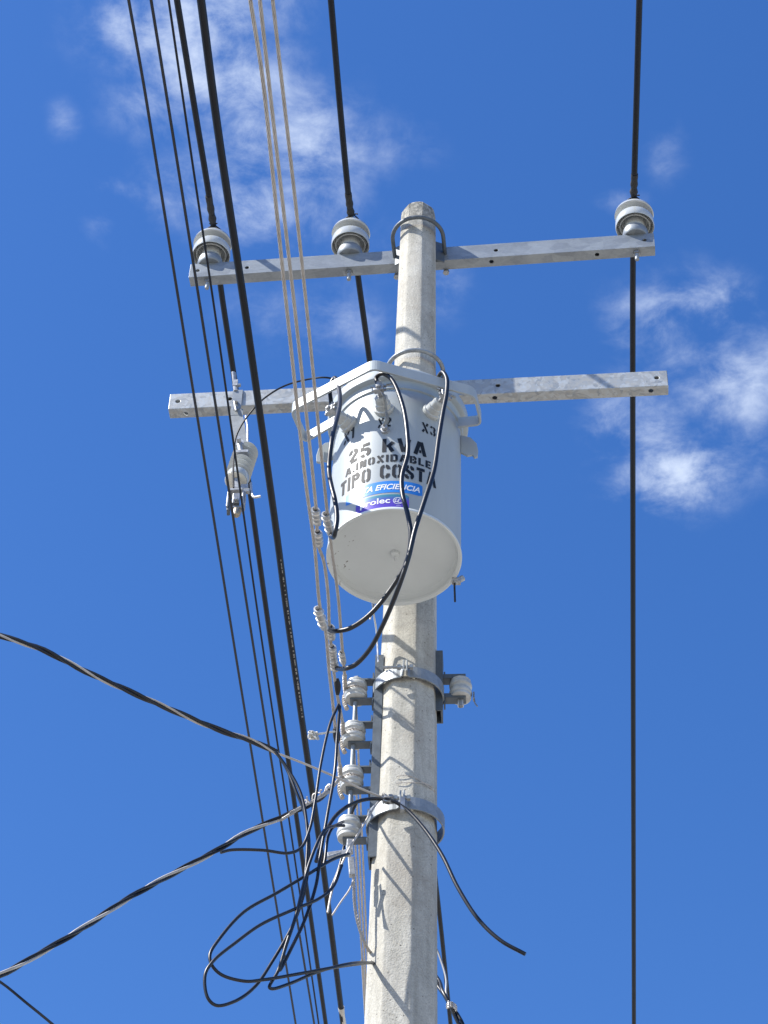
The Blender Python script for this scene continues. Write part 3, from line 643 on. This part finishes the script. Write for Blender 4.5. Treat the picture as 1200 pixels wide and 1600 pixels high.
# ---- stencilled lettering (own stroke alphabet, with stencil bridges)
def arc(cx, cy, rx, ry, a0, a1, n=7): return [(cx + rx * math.cos(R(a0 + (a1 - a0) * i / n)), cy + ry * math.sin(R(a0 + (a1 - a0) * i / n))) for i in range(n + 1)]
GL = {
 'O': (.62, [[(.27, .9)] + arc(.27, .73, .17, .17, 90, 180)[1:] + arc(.27, .27, .17, .17, 180, 270), [(.35, .9)] + arc(.35, .73, .17, .17, 90, 0)[1:] + arc(.35, .27, .17, .17, 0, -90)]),
 'C': (.62, [[(.27, .9)] + arc(.27, .73, .17, .17, 90, 180)[1:] + arc(.27, .27, .17, .17, 180, 270), arc(.35, .73, .17, .17, 90, 0) + [(.52, .66)], arc(.35, .27, .17, .17, -90, 0) + [(.52, .34)]]),
 'S': (.62, [[(.52, .68)] + arc(.36, .74, .16, .16, 0, 90)[1:], [(.28, .9)] + arc(.26, .73, .16, .17, 90, 200)[1:] + [(.30, .52), (.42, .42)] + arc(.38, .27, .14, .17, 50, -80, 6), [(.29, .1)] + arc(.26, .26, .16, .16, 270, 180)[1:] + [(.1, .33)]]),
 'I': (.20, [[(.1, 0), (.1, 1)]]),
 '.': (.20, [[(.1, 0), (.1, .2)]]),
 'T': (.56, [[(0, .9), (.56, .9)], [(.28, 0), (.28, .77)]]),
 'P': (.60, [[(.1, 0), (.1, 1)], [(.24, .9), (.36, .9)] + arc(.36, .74, .15, .16, 90, -90) + [(.24, .55)]]),
 'A': (.70, [[(.09, 0), (.31, 1)], [(.61, 0), (.39, 1)], [(.29, .27), (.41, .27)]]),
 'k': (.62, [[(.1, 0), (.1, 1)], [(.24, .36), (.36, .46), (.56, .72)], [(.33, .34), (.36, .36), (.54, 0)]]),
 'V': (.70, [[(.09, 1), (.31, 0)], [(.61, 1), (.39, 0)]]),
 'N': (.64, [[(.1, 0), (.1, 1)], [(.54, 0), (.54, 1)], [(.22, 1), (.42, 0)]]),
 'X': (.66, [[(.10, 1), (.56, 0)], [(.56, 1), (.43, .70)], [(.23, .30), (.10, 0)]]),
 'D': (.62, [[(.1, 0), (.1, 1)], [(.24, .9), (.36, .9)] + arc(.36, .74, .16, .16, 90, 0)[1:] + arc(.36, .26, .16, .16, 0, -90) + [(.24, .1)]]),
 'B': (.60, [[(.1, 0), (.1, 1)], [(.24, .91), (.36, .91)] + arc(.36, .74, .14, .17, 90, -60) , arc(.36, .28, .15, .19, 60, -90) + [(.24, .09)], [(.24, .52), (.38, .52)]]),
 'L': (.50, [[(.1, 0), (.1, 1)], [(.24, .1), (.5, .1)]]),
 'E': (.52, [[(.1, 0), (.1, 1)], [(.24, .91), (.5, .91)], [(.24, .5), (.46, .5)], [(.24, .09), (.5, .09)]]),
 '1': (.34, [[(.2, 0), (.2, 1)], [(.02, .78), (.09, .86)]]),
 '2': (.60, [[(.1, .68)] + arc(.25, .75, .15, .15, 180, 90)[1:], [(.33, .9)] + arc(.36, .72, .15, .18, 90, -35)[1:] + [(.12, .16)], [(.16, .09), (.56, .09)]]),
 '3': (.58, [[(.1, .74)] + arc(.27, .74, .17, .16, 160, 100), [(.32, .9)] + arc(.32, .72, .16, .17, 80, -75)[1:], [(.34, .5)] + arc(.32, .29, .17, .20, 70, -80)[1:], arc(.27, .27, .17, .17, 260, 190) + [(.1, .22)]]),
 '5': (.60, [[(.14, .9), (.54, .9)], [(.12, .78), (.11, .5)], [(.24, .54), (.32, .56)] + arc(.34, .33, .18, .23, 80, -80), [(.27, .1)] + arc(.26, .25, .16, .16, 260, 190)]),
 ' ': (.34, [])}
def ribbon(mb, pts, w, mapf, sub=4):
    pts = [V((x, y)) for x, y in pts]; Q = [pts[0]]
    for a, b in zip(pts, pts[1:]):
        k = sub if (b - a).length > .25 else 1
        for i in range(1, k + 1): Q.append(a.lerp(b, i / k))
    L = []
    for i, p in enumerate(Q):
        t0 = (Q[i] - Q[i - 1]).normalized() if i else (Q[1] - Q[0]).normalized(); t1 = (Q[i + 1] - Q[i]).normalized() if i < len(Q) - 1 else t0
        t = (t0 + t1).normalized(); n_ = V((-t.y, t.x)); k = 1 / max(.6, n_.dot(V((-t0.y, t0.x)))); L.append((p + n_ * w / 2 * k, p - n_ * w / 2 * k))
    vs = [mapf(q.x, q.y) for ab in L for q in ab]; mb.add(vs, [(2 * i, 2 * i + 1, 2 * i + 3, 2 * i + 2) for i in range(len(L) - 1)])
def on_tank(phi, z, off=.0012): return V((TX + (TR + off) * math.sin(phi), TY - (TR + off) * math.cos(phi), z))
def phi_of(p): return math.atan2(p.x - TX, -(p.y - TY))
def stencil(name, txt, pl, pr__, cap, gap=.15, w=.215, slant=0):
    a, b = tank_hit(*pl), tank_hit(*pr__); f0, f1 = phi_of(a), phi_of(b); z0 = (a.z + b.z) / 2
    tot = sum(GL[c][0] for c in txt) + gap * (len(txt) - 1); sx = (f1 - f0) / tot; mb = MB(); x = 0
    for c in txt:
        gw, st = GL[c]
        if c == ' ': mb.build(name, INK, TRN); mb = MB()
        for s_ in st: ribbon(mb, s_, w, lambda X, Y, x=x: on_tank(f0 + (x + X + slant * Y) * sx, z0 + Y * cap))
        x += gw + gap
    return mb.build(name, INK, TRN)
PXM = 1 / (452 * math.cos(R(48)))      # metres of height per image px on the tank front
stencil('capacity_lettering', '25 kVA', (545, 726), (666, 716.5), 20.5 * PXM)
stencil('steel_type_lettering', 'A.INOXIDABLE', (540, 745), (673, 735.5), 11 * PXM, .17, .22)
stencil('model_lettering', 'TIPO COSTA', (532, 778), (681, 764), 20.5 * PXM)
stencil('terminal_lettering', 'X1', (537, 693), (554, 687), 17 * PXM, .10, .17)
stencil('terminal_lettering', 'X2', (590, 669), (611, 667), 15 * PXM, .12, .18)
stencil('terminal_lettering', 'X3', (658.5, 677), (680.5, 681), 15 * PXM, .12, .18)
# stickers
def sticker(name, pl, pr__, htop, hbot, mat, off):
    a, b = tank_hit(*pl), tank_hit(*pr__); f0, f1 = phi_of(a), phi_of(b); n_ = 24; vs = []; fs = []
    rc = .006
    for i in range(n_ + 1):
        u_ = i / n_; e = min(u_, 1 - u_) * (f1 - f0) * TR; dz = rc - math.sqrt(max(0, rc * rc - (rc - e) ** 2)) if e < rc else 0
        vs += [on_tank(f0 + (f1 - f0) * u_, hbot + dz, off), on_tank(f0 + (f1 - f0) * u_, htop - dz, off)]
    for i in range(n_): fs.append((2 * i, 2 * i + 2, 2 * i + 3, 2 * i + 1))
    return MB().add(vs, fs, True).build(name, mat, TRN), f0, f1
zt = tank_hit(620, 751.5).z; zb_ = tank_hit(620, 769.5).z
S1, f0, f1 = sticker('blue_sticker', (541, 778), (660, 767), zt, zb_, BLUE, .0008)
zt2 = tank_hit(615, 772.5).z; zb2 = tank_hit(615, 793.5).z; PURZ[:] = [zb2 - ZB, zt2 - ZB]
PUR = material('violet sticker', (.1, .05, .42), .4, 0, .05, 20, spec=.3, extra=purple_extra)
S2, g0, g1 = sticker('violet_sticker', (556, 795), (639, 786), zt2, zb2, PUR, .0008)
def text_mesh(txt, shear=0, off=0.0):
    cu = bpy.data.curves.new('t', 'FONT'); cu.body = txt; cu.shear = shear; cu.offset = off; cu.size = 1; cu.resolution_u = 4
    o = bpy.data.objects.new('t', cu); COL.objects.link(o); bpy.context.view_layer.update(); dg = bpy.context.evaluated_depsgraph_get()
    me = bpy.data.meshes.new_from_object(o.evaluated_get(dg)); vs = [v_.co.copy() for v_ in me.vertices]; fs = [tuple(p.vertices) for p in me.polygons]; bpy.data.objects.remove(o, do_unlink=True)
    x0 = min(v_.x for v_ in vs); x1 = max(v_.x for v_ in vs); return [(v_.x - x0) / (x1 - x0) for v_ in vs], [v_.y for v_ in vs], fs, x1 - x0
def text_on(parent, name, txt, fa, fb, zbase, cap, mat, shear=0, off=0.0, capu=.72):
    xs, ys, fs, wd = text_mesh(txt, shear, off)
    mb = MB().add([on_tank(fa + (fb - fa) * x, zbase + y / capu * cap, .0016) for x, y in zip(xs, ys)], fs); o = mb.build(name, mat, parent, loc=T0); o.location = (0, 0, 0); return o
hS = zt - zb_
text_on(S1, 'sticker_lettering', 'ALTA EFICIENCIA', f0 + (f1 - f0) * .12, f0 + (f1 - f0) * .965, zb_ + hS * .27, hS * .46, WHT, .3, .022)
h2 = zt2 - zb2
text_on(S2, 'sticker_lettering', 'prolec', g0 + (g1 - g0) * .10, g0 + (g1 - g0) * .66, zb2 + h2 * .36, h2 * .42, WHT, 0, .018)
gm = MB(); gc = g0 + (g1 - g0) * .80; zc2 = zb2 + h2 * .52; rg = h2 * .235
def gmap(x, y): return on_tank(gc + x * rg / TR, zc2 + y * rg, .0016)
ribbon(gm, arc(0, 0, 1, 1, 0, 360, 28), .13, gmap)
for st in (arc(-.32, .12, .34, .36, 60, 330, 12) + [(-.02, -.55)], arc(.36, .28, .26, .26, 40, 250, 8), arc(.34, -.26, .32, .30, 110, 330, 8), arc(-.6, -.5, .2, .2, 0, 200, 5)): ribbon(gm, st, .13, gmap)
o = gm.build('round_emblem', WHT, S2, loc=T0); o.location = (0, 0, 0)
text_on(S2, 'small_print', 'www', gc - .02, gc + .05, zb2 + h2 * .12, h2 * .06, WHT)

# ---- transformer leads
g = 'black leads from the transformer terminals'
def lead(i, pts, label, r=.0078):
    P = [CON[i] + V((0, 0, -.02))] + pts; tag(MB().tube(smooth(P, 10), r, 12).build('transformer_lead', BLK), label, 'cable', g)
yf = CON[0].y
lead(0, [at(516, 605, yf - .01), at(522, 591, yf - .02), at(529, 605, yf - .06), at(531, 633, yf - .13), at(518, 690, yf - .25), at(514, 732, 4.93), at(518, 760, 4.90), at(523, 780, 4.89), at(526.5, 810, 4.89), at(523, 834, 4.90), atz(517, 838, HS[3])],
     'black lead from the left terminal hanging down beside the tank edge')
yf = CON[1].y
lead(1, [at(588, 590, yf), at(597, 584, yf - .02), at(611, 592, yf - .03), at(629, 633, yf - .04), at(636.5, 680, yf - .05), at(637, 710, yf - .05), at(628, 745, yf - .05), at(629, 772, yf - .05), at(638, 808, yf - .05), at(642, 838, yf - .04), at(635, 878, yf), at(607, 926, yf + .06), at(576, 962, 5.17), at(546, 982, 5.2), at(525, 986, 5.22), atz(508, 979, HS[1])],
     'black lead from the middle terminal, bulging right then crossing the tank bottom')
yf = CON[2].y
lead(2, [at(684, 592, yf), at(690, 582, yf - .02), at(697.5, 590, yf - .04), at(698, 612, yf - .05), at(692, 645, yf - .06), at(685.5, 684, yf - .07), at(678, 735, yf - .09), at(664, 780, yf - .11), at(648, 830, yf - .11), at(638, 872, yf - .09), at(622, 920, yf - .04), at(599, 975, 5.2), at(578, 1014, 5.3), at(556, 1038, 5.37), at(541, 1044.5, 5.4), atz(524, 1044, HS[2])],
     'black lead from the right terminal, slanting left across the tank bottom to the lowest sleeve')

# ------------------------------------------------------------ fuse cutout on the lower arm
cf = hit(371, 628, ln_, lb); CUT = empty('fuse_cutout', cf); tag(CUT, 'porcelain fuse cutout hanging from the left half of the lower crossarm', 'fuse cutout')
d, nn = ld, ln_
def strip(path, w, t, wd):       # flat bar following a path, width along wd
    vs = []; fs = []
    for i, p in enumerate(path):
        tt = (path[min(i + 1, len(path) - 1)] - path[max(i - 1, 0)]).normalized(); nr = tt.cross(wd).normalized()
        for a, b in ((-.5, -.5), (.5, -.5), (.5, .5), (-.5, .5)): vs.append(p + wd * (a * w) + nr * (b * t))
    for i in range(len(path) - 1):
        for k in range(4): j = (k + 1) % 4; fs.append((i * 4 + k, i * 4 + j, i * 4 + 4 + j, i * 4 + 4 + k))
    fs += [(0, 1, 2, 3), tuple((len(path) - 1) * 4 + k for k in range(4))]; return MB().add(vs, fs)
front_p = cf - nn * .006; zl = lb.z
def fp(px, py, off): return hit(px, py, nn, lb - nn * off)
strip(fillet([fp(371, 612, .004) + nn * .05 + Z * .004, fp(372, 609, .004), fp(368, 646, .006), fp(368, 649, .02)], .01), .040, .005, d).build('mounting_plate', GALV, CUT)
strip(fillet([fp(370, 640, .016), fp(370, 652, .018), fp(374, 672, .045), fp(378, 704, .07)], .02), .050, .006, d).build('bracket_arm', MGALV, CUT)
MB().tube([fp(369, 628, -.07), fp(369, 628, .034)], .006, 10).lathe([(.013, -.01), (.013, .0)], fp(369, 640, .012), nn, 6, smooth=False).tube([fp(366, 627, .02), fp(369, 642, .03)], .005, 8).build('mounting_bolt', BOLT, CUT)
# clamp above the arm
tc_ = [fp(365.5, 583, -.02), fp(366.5, 600, -.015), fp(370, 613, .0)]
MB().tube(tc_, .013, 10, rf=lambda t: .012 + .004 * math.sin(t * 8), sq=.6).box(tc_[1] + V((.004, -.012, -.01)), .02, .012, .035, d, nn).lathe([(.008, -.015), (.008, .015)], tc_[1] + V((.012, -.01, -.02)), d, 6).build('top_clamp', ALUC, CUT)
A = at(386, 701, 5.73); B = at(369, 752, 5.65); ax = (B - A).normalized(); L = (B - A).length
prof = [(.0, 0), (.024, 0), (.030, .006)]
nsh = 6
for k in range(nsh):
    z0 = .010 + (L - .05) * k / nsh; z1 = z0 + (L - .05) / nsh; prof += [(.030, z0), (.031, z0 + (z1 - z0) * .30), (.046, z0 + (z1 - z0) * .55), (.0475, z0 + (z1 - z0) * .70), (.030, z0 + (z1 - z0) * .78), (.030, z1)]
prof += [(.0425, L - .036), (.0435, L - .004), (.041, L), (.0, L)]
MB().lathe(prof, A, ax, 44, cap=False).build('porcelain_body', PORC, CUT)
MB().lathe([(.0, .0), (.0385, .0), (.0385, .004), (.0, .004)], B, ax, 40, cap=False).build('end_face', CREAM, CUT)
M0 = A.lerp(B, .38) - nn * .045
MB().lathe([(.018, -.006), (.018, .006)], at(374, 693, 5.66), -nn, 20).lathe([(.009, 0), (.009, .03)], at(374, 693, 5.66), -nn, 6, smooth=False).tube([at(374, 695, 5.66), at(377, 707, 5.66)], .011, 10).box(at(377, 709, 5.66), .055, .03, .012, d, nn).build('mid_clamp', ALUC, CUT)
# hinge hardware below
h0 = B + ax * .004; YH = h0.y
hg = MB(); hg.box(at(369, 757, YH - .01), .022, .02, .055, d).box(at(368.5, 768, YH - .012), .05, .03, .010, d)
for s_ in (-1, 1): hg.box(at(368.5 + s_ * 11.5, 785, YH - .01), .007, .045, .085, d, nn)
hg.box(at(368.5, 771, YH - .012), .052, .045, .010, d)
hg.build('hinge_casting', ALUC, CUT, bevel=.002)
hk = MB(); hk.box(at(369, 781, YH - .025), .026, .022, .05, d).lathe([(.009, -.004), (.009, .014)], at(369, 782, YH - .036), -nn, 16); hk.box(at(370, 794, YH - .02), .042, .018, .010, d)
hk.build('contact_block', BOLT, CUT, bevel=.0015)
MB().lathe([(.0, -.022), (.010, -.020), (.015, -.010), (.017, .02), (.012, .024), (.0, .024)], at(370, 801, YH - .015), V((0.05, .2, 1)), 20, cap=False).build('lower_ferrule', material('brass ferrule', (.36, .30, .22), .35, .7, .2, 60), CUT)
tn = MB(); tn.box(at(382, 764, YH), .028, .03, .024, d).lathe([(.012, -.02), (.012, .02)], at(382, 768, YH - .01), d, 6, smooth=False).box(at(381.5, 783, YH - .0), .010, .04, .062, d); tn.build('side_terminal', ALUC, CUT, bevel=.002)
MB().box(at(357.5, 793, YH - .01), .012, .03, .055, d).build('side_hook', DGALV, CUT, bevel=.002)
MB().tube(smooth([at(392, 755, YH), at(393, 768, YH - .01), at(397, 777, YH - .02), at(407, 775.5, YH - .03)], 6), .0048, 8).build('lead_tail', ALU, CUT)
MB().tube(smooth([at(384, 650, 5.76), at(386.5, 668, 5.75), at(387, 693, 5.73)], 5), .0038, 8).build('white_tube', ALU, CUT)
tag(MB().tube(smooth([at(365, 762, 5.58), at(364.5, 735, 5.57), at(366, 700, 5.57), at(369, 682, 5.57), at(380, 660, 5.56), at(397, 638, 5.54), at(420, 617, 5.45), at(447, 602, 5.44), at(482, 592.5, 5.42), at(510, 590, 5.40), at(532, 596, 5.42), V((TX - .10, TY + .02, ZT + .18)), V((TX - .105, TY + .03, ZT + .10))], 8), .0036, 8).build('fuse_lead', BLK2),
    'thin black lead arching from the fuse cutout to the transformer lid', 'cable')

# ------------------------------------------------------------ service drops
def twisted(name, P, r, off, pitch, label, cat, mats, ph=0, group=None, back=0):
    Q = resample(smooth(P, 8), .03)
    if back: 
        b = (Q[0] - Q[1]).normalized(); Q = [Q[0] + b * .03 * k for k in range(int(back / .03), 0, -1)] + Q
    root = empty(name, Q[-1]); tag(root, label, cat, group)
    T = [(Q[min(i + 1, len(Q) - 1)] - Q[max(i - 1, 0)]).normalized() for i in range(len(Q))]
    for k, (nm, mat, rr) in enumerate(mats):
        pts = []
        for i, q in enumerate(Q):
            a = T[i].cross(Z).normalized(); b = T[i].cross(a); w = 2 * math.pi * (i * .03 / pitch + k / len(mats)) + ph
            pts.append(q + (a * math.cos(w) + b * math.sin(w)) * off)
        m = MB()
        if 'messenger' in nm: m.tube(pts, rr, 8)
        else: m.tube(pts, rr, 10)
        m.build(nm, mat, root)
    return root
SV = 'service drops coming in from the left'
dropA = [at(-160, 940, 5.2), at(0, 993, 5.22), at(70, 1017, 5.24), at(150, 1057, 5.27), at(250, 1101, 5.33), at(330, 1136, 5.4), at(400, 1160, 5.46), at(432, 1176, 5.5)]
twisted('service_drop', dropA, .0065, .0054, .30, 'upper twisted service cable sloping down from the left edge with its pale core showing', 'service cable', [('black_conductor', BLK, .0054), ('black_conductor', BLK, .0054), ('messenger_wire', STRAND, .0036)], 1.2, SV, back=6)
dropB = [at(-150, 1585, 5.0), at(0, 1524, 5.05), at(60, 1491, 5.1), at(130, 1450, 5.15), at(200, 1404, 5.22), at(280, 1360, 5.3), at(340, 1328, 5.34), at(385, 1301, 5.38), at(440, 1277, 5.42), at(490, 1254, 5.46), at(514, 1236, 5.52)]
twisted('service_drop', dropB, .0055, .0050, .34, 'lower twisted service cable rising from the bottom left to the third spool', 'service cable', [('black_conductor', BLK2, .0043), ('messenger_wire', STRAND, .0042), ('black_conductor', BLK, .0043)], .4, SV, back=6)
# grip of drop B at the spool
m = MB(); P = smooth([at(440, 1281, 5.41), at(470, 1262, 5.43), at(500, 1246, 5.47), at(520, 1229, 5.56), at(532, 1214, 5.70)], 6); m.strand(P, .0055, 4, .03, .004, 12)
m.strand(smooth([at(452, 1270, 5.41), at(480, 1256, 5.44), at(505, 1240, 5.48), at(522, 1222, 5.6)], 6), .0036, 3, .03, .004, 10)
for k in range(8):
    t = (k + random.uniform(-.3, .3)) / 8; p = at(470 + 48 * t, 1261 - 31 * t, 5.43 + .06 * t); a = random.uniform(-.012, .012)
    m.tube(smooth([p, p + V((a, -.006, .009 + random.uniform(0, .007))), p + V((a * 2 + .006, -.010, .006 + random.uniform(-.006, .012)))], 3), .0024, 5)
tag(m.build('dead_end_grip', STRAND), 'spiky aluminium wire grip tying the lower service cable to the third spool', 'wire grip')
tag(MB().tube(smooth([at(-60, 1500, 5.6), at(0, 1534, 5.6), at(40, 1566, 5.6), at(84, 1602, 5.6), at(200, 1705, 5.6)], 4), .0042, 8).build('overhead_wire', BLK2), 'thin dark wire cutting across the very bottom left corner', 'overhead wire')
# bare messenger of drop A to the lower band, and its tail
tag(MB().tube(smooth([at(428, 1175, 5.49), at(470, 1191, 5.53), at(520, 1212, 5.58), at(570, 1235, 5.62), at(600, 1246.5, PY - .135)], 5), .0036, 8).tube(smooth([at(600, 1246, PY - .135), at(590, 1254, PY - .15), at(577, 1274, PY - .17), at(562, 1299, PY - .18), at(545, 1327, PY - .19), at(529, 1362, PY - .19), at(518, 1395, PY - .19), at(512, 1426, PY - .19)], 6), .0036, 8)
    .strand(smooth([at(598, 1241, PY - .14), at(606, 1246, PY - .14), at(612, 1252, PY - .14)], 4), .007, 5, .02, .003, 12).build('messenger_wire', STRAND), 'bare silvery support wire ending at the lower band with its tail hanging left', 'bare wire')
# tangled tie ends at the band
tg = MB()
for k in range(7):
    P = [at(606 + random.uniform(-9, 14), 1248 + random.uniform(-6, 8), PY - .15 + random.uniform(-.015, .015)) for _ in range(4)]; tg.tube(smooth(P, 4), .0025, 6)
tg.box(at(629, 1258, PY - .155), .014, .02, .05).box(at(607, 1251, PY - .15), .035, .018, .014)
tag(tg.build('wire_clip', BOLT), 'small steel clip and twisted wire ends at the front of the lower band', 'clip')

# ------------------------------------------------------------ loose black cables
g = 'loose black cables looped beside the rack'
def loose(pts, r, label, name='loose_cable', mat=BLK):
    if name == 'loose_cable': pts = [(x, y, Y - .24 if Y < 5.64 else Y) for x, y, Y in pts]
    P = [at(x, y, Y) for x, y, Y in pts]; tag(MB().tube(smooth(P, 9), r, 10).build(name, mat), label, 'cable', g if name == 'loose_cable' else None)
yb = PY - .15
loose([(494, 1346, 5.45), (505, 1308, 5.5), (527, 1272, 5.55), (555, 1254, 5.58), (585, 1248, yb), (612, 1251, yb - .01), (630, 1261, yb - .01), (658, 1289, yb - .03), (690, 1335, yb - .06), (716, 1388, yb - .08), (748, 1437, yb - .09), (783, 1470, yb - .10), (821, 1491, yb - .10)], .0062,
      'black cable clipped at the lower band, its cut end hanging right of the pole', 'cut_cable')
loose([(432, 1176, 5.5), (445, 1196, 5.52), (462, 1235, 5.52), (477, 1275, 5.53), (483, 1321, 5.53), (477, 1386, 5.52), (459, 1442, 5.5), (425, 1503, 5.48), (398, 1542, 5.45), (368, 1564, 5.42), (338, 1571, 5.4), (325, 1560, 5.39), (320.5, 1523, 5.38), (333, 1502, 5.38), (368, 1473, 5.4), (407, 1445, 5.42), (459, 1421, 5.46), (497, 1405, 5.5), (520, 1386, 5.54), (534, 1352, 5.58)], .0048,
      'outer black cable loop hanging lowest at the bottom left')
loose([(430, 1174, 5.49), (450, 1202, 5.5), (470, 1240, 5.5), (479, 1285, 5.5), (480, 1330, 5.5), (474, 1390, 5.5), (463, 1430, 5.5), (447, 1478, 5.49), (434, 1518, 5.48), (421, 1543, 5.47), (425, 1545, 5.47), (450, 1538, 5.5), (498, 1518, 5.56), (540, 1507, 5.62), (596, 1505, 5.86)], .0048,
      'black cable with a sharp pointed turn below the loops')
loose([(545, 1334, 5.62), (520, 1343, 5.58), (480, 1367, 5.52), (433, 1395, 5.47), (381, 1425, 5.43), (342, 1468, 5.4), (328, 1492, 5.39), (331, 1508, 5.39), (346, 1523, 5.4), (381, 1533, 5.42), (411, 1531, 5.45), (476, 1520, 5.52), (520, 1512, 5.58), (598, 1502, 5.86)], .0048,
      'upper black cable loop with its flat lower run going behind the pole')
loose([(345, 1332, 5.385), (362, 1328, 5.40), (411, 1328.5, 5.42), (450, 1333, 5.45), (470, 1325, 5.47), (483, 1298, 5.48), (492, 1255, 5.5), (501, 1195, 5.53), (516, 1130, 5.57), (529, 1101, 5.6)], .0046,
      'black cable peeling off the lower service cable and climbing to the rack wires')
loose([(531, 1103, 5.6), (527, 1150, 5.62), (523, 1205, 5.62), (512, 1270, 5.58), (500, 1340, 5.55), (494, 1382, 5.53), (476, 1438, 5.5), (457, 1478, 5.48), (437, 1516, 5.47), (446, 1480, 5.46), (462, 1432, 5.46), (483, 1350, 5.47), (505, 1300, 5.5), (524, 1290, 5.6), (536, 1284, 5.66)], .005,
      'black cable dropping from the rack wires and doubling back inside the bundle')
loose([(538, 1290, 5.62), (523, 1291, 5.6), (513, 1306, 5.58), (508, 1342, 5.57), (506, 1352, 5.57)], .0048, 'short black cable curling beside the bottom spool')
loose([(560, 1250, 5.7), (553, 1262, 5.72), (545, 1285, 5.80), (538, 1320, 5.84), (530, 1356, 5.84), (512, 1400, 5.84)], .005, 'black cable slipping behind the bottom spool')
# shoe, wedge connector and tail below the bottom spool
m = MB(); m.box(at(547, 1323, 5.70), .022, .02, .05, V((1, 0, 0))).box(at(530, 1335, 5.66), .075, .02, .018, V((.98, -.05, .18)).normalized(), V((0, 1, 0)), V((-.18, 0, .98))).tube([at(509, 1341, 5.62), at(548, 1328, 5.68)], .006, 8)
m.box(at(549.5, 1355, 5.70), .020, .02, .07, V((.99, 0, .1)).normalized(), V((0, 1, 0)), V((-.1, 0, .99)))
tag(m.build('wedge_connector', ALUC, bevel=.002), 'grey metal wedge connectors hanging under the bottom left spool', 'wire connector')
tag(MB().strand(smooth([at(551, 1352, 5.70), at(553, 1380, 5.70), at(554, 1410, 5.70), at(560, 1445, 5.70), at(573, 1480, 5.72), at(582, 1492, 5.76)], 6), .0055, pitch=.07, step=.006, n=12).tube(smooth([at(552, 1375, 5.70), at(546, 1390, 5.69), at(532, 1410, 5.68), at(519, 1430, 5.67)], 6), .003, 7).build('wire_tail', STRAND),
    'curved bare wire tail from the wedge connector to the pole', 'bare wire')
# thin ground wire down the tank's back to the rack
tag(MB().tube(smooth([at(580, 930, 5.62), at(584, 960, 5.62), at(588, 985, 5.66), at(591, 1035, 5.68)], 4), .0034, 7).tube(smooth([at(586, 938, 5.62), at(578, 968, 5.62)], 3), .003, 7).build('ground_wire', ALU), 'thin silvery wire between the tank bottom and the rack top', 'bare wire')
# bottom right bundle behind the pole
P1 = [at(660, 1480, 6.1), at(684, 1534, 6.05), at(695, 1556, 6.0), at(706, 1574, 6.0), at(722, 1604, 6.0), at(760, 1680, 6.0)]
twisted('service_drop', P1, .006, .006, .30, 'dark twisted cable coming out behind the pole at the bottom right', 'service cable', [('black_conductor', BLK, .0058), ('black_conductor', BLK, .0058)], 0)
tag(MB().tube(smooth([at(676, 1470, 6.0), at(687, 1495, 6.0), at(697, 1530, 6.0), at(697, 1552, 6.0), at(701, 1566, 5.99)], 6), .0038, 8).build('messenger_wire', material('grey wire', (.25, .26, .28), .5, .4)), 'thin grey wire beside the thick conductor at the bottom right of the pole', 'bare wire')
m = MB()
for k in range(3): m.strand(smooth([at(698, 1569 + k * 3, 5.98), at(705, 1566 + k * 3, 5.96), at(712, 1571 + k * 3, 5.98), at(713, 1575 + k * 3, 6.0)], 5), .004, 3, .02, .004, 8)
tag(m.build('wire_tie', ALU), 'pale coiled tie on the dark cable at the bottom right', 'wire tie')
# thin rusty-white wire turns on the pole between the bands
m = MB()
for y0, amp in ((1212, 2), (1216, 5)):
    zr = at(640, y0, PY - .11).z; w = pole_w(zr) / 2 * 1.02
    m.tube([V((PX + w * math.sin(a), PY - w * math.cos(a), zr + .010 * math.sin(a * 3 + amp) - .004)) for a in [R(-20 + 5 * k) for k in range(18)]], .0014, 5)
tag(m.build('binding_wire', STRAND), 'thin bright binding wires across the front of the pole between the bands', 'binding wire')
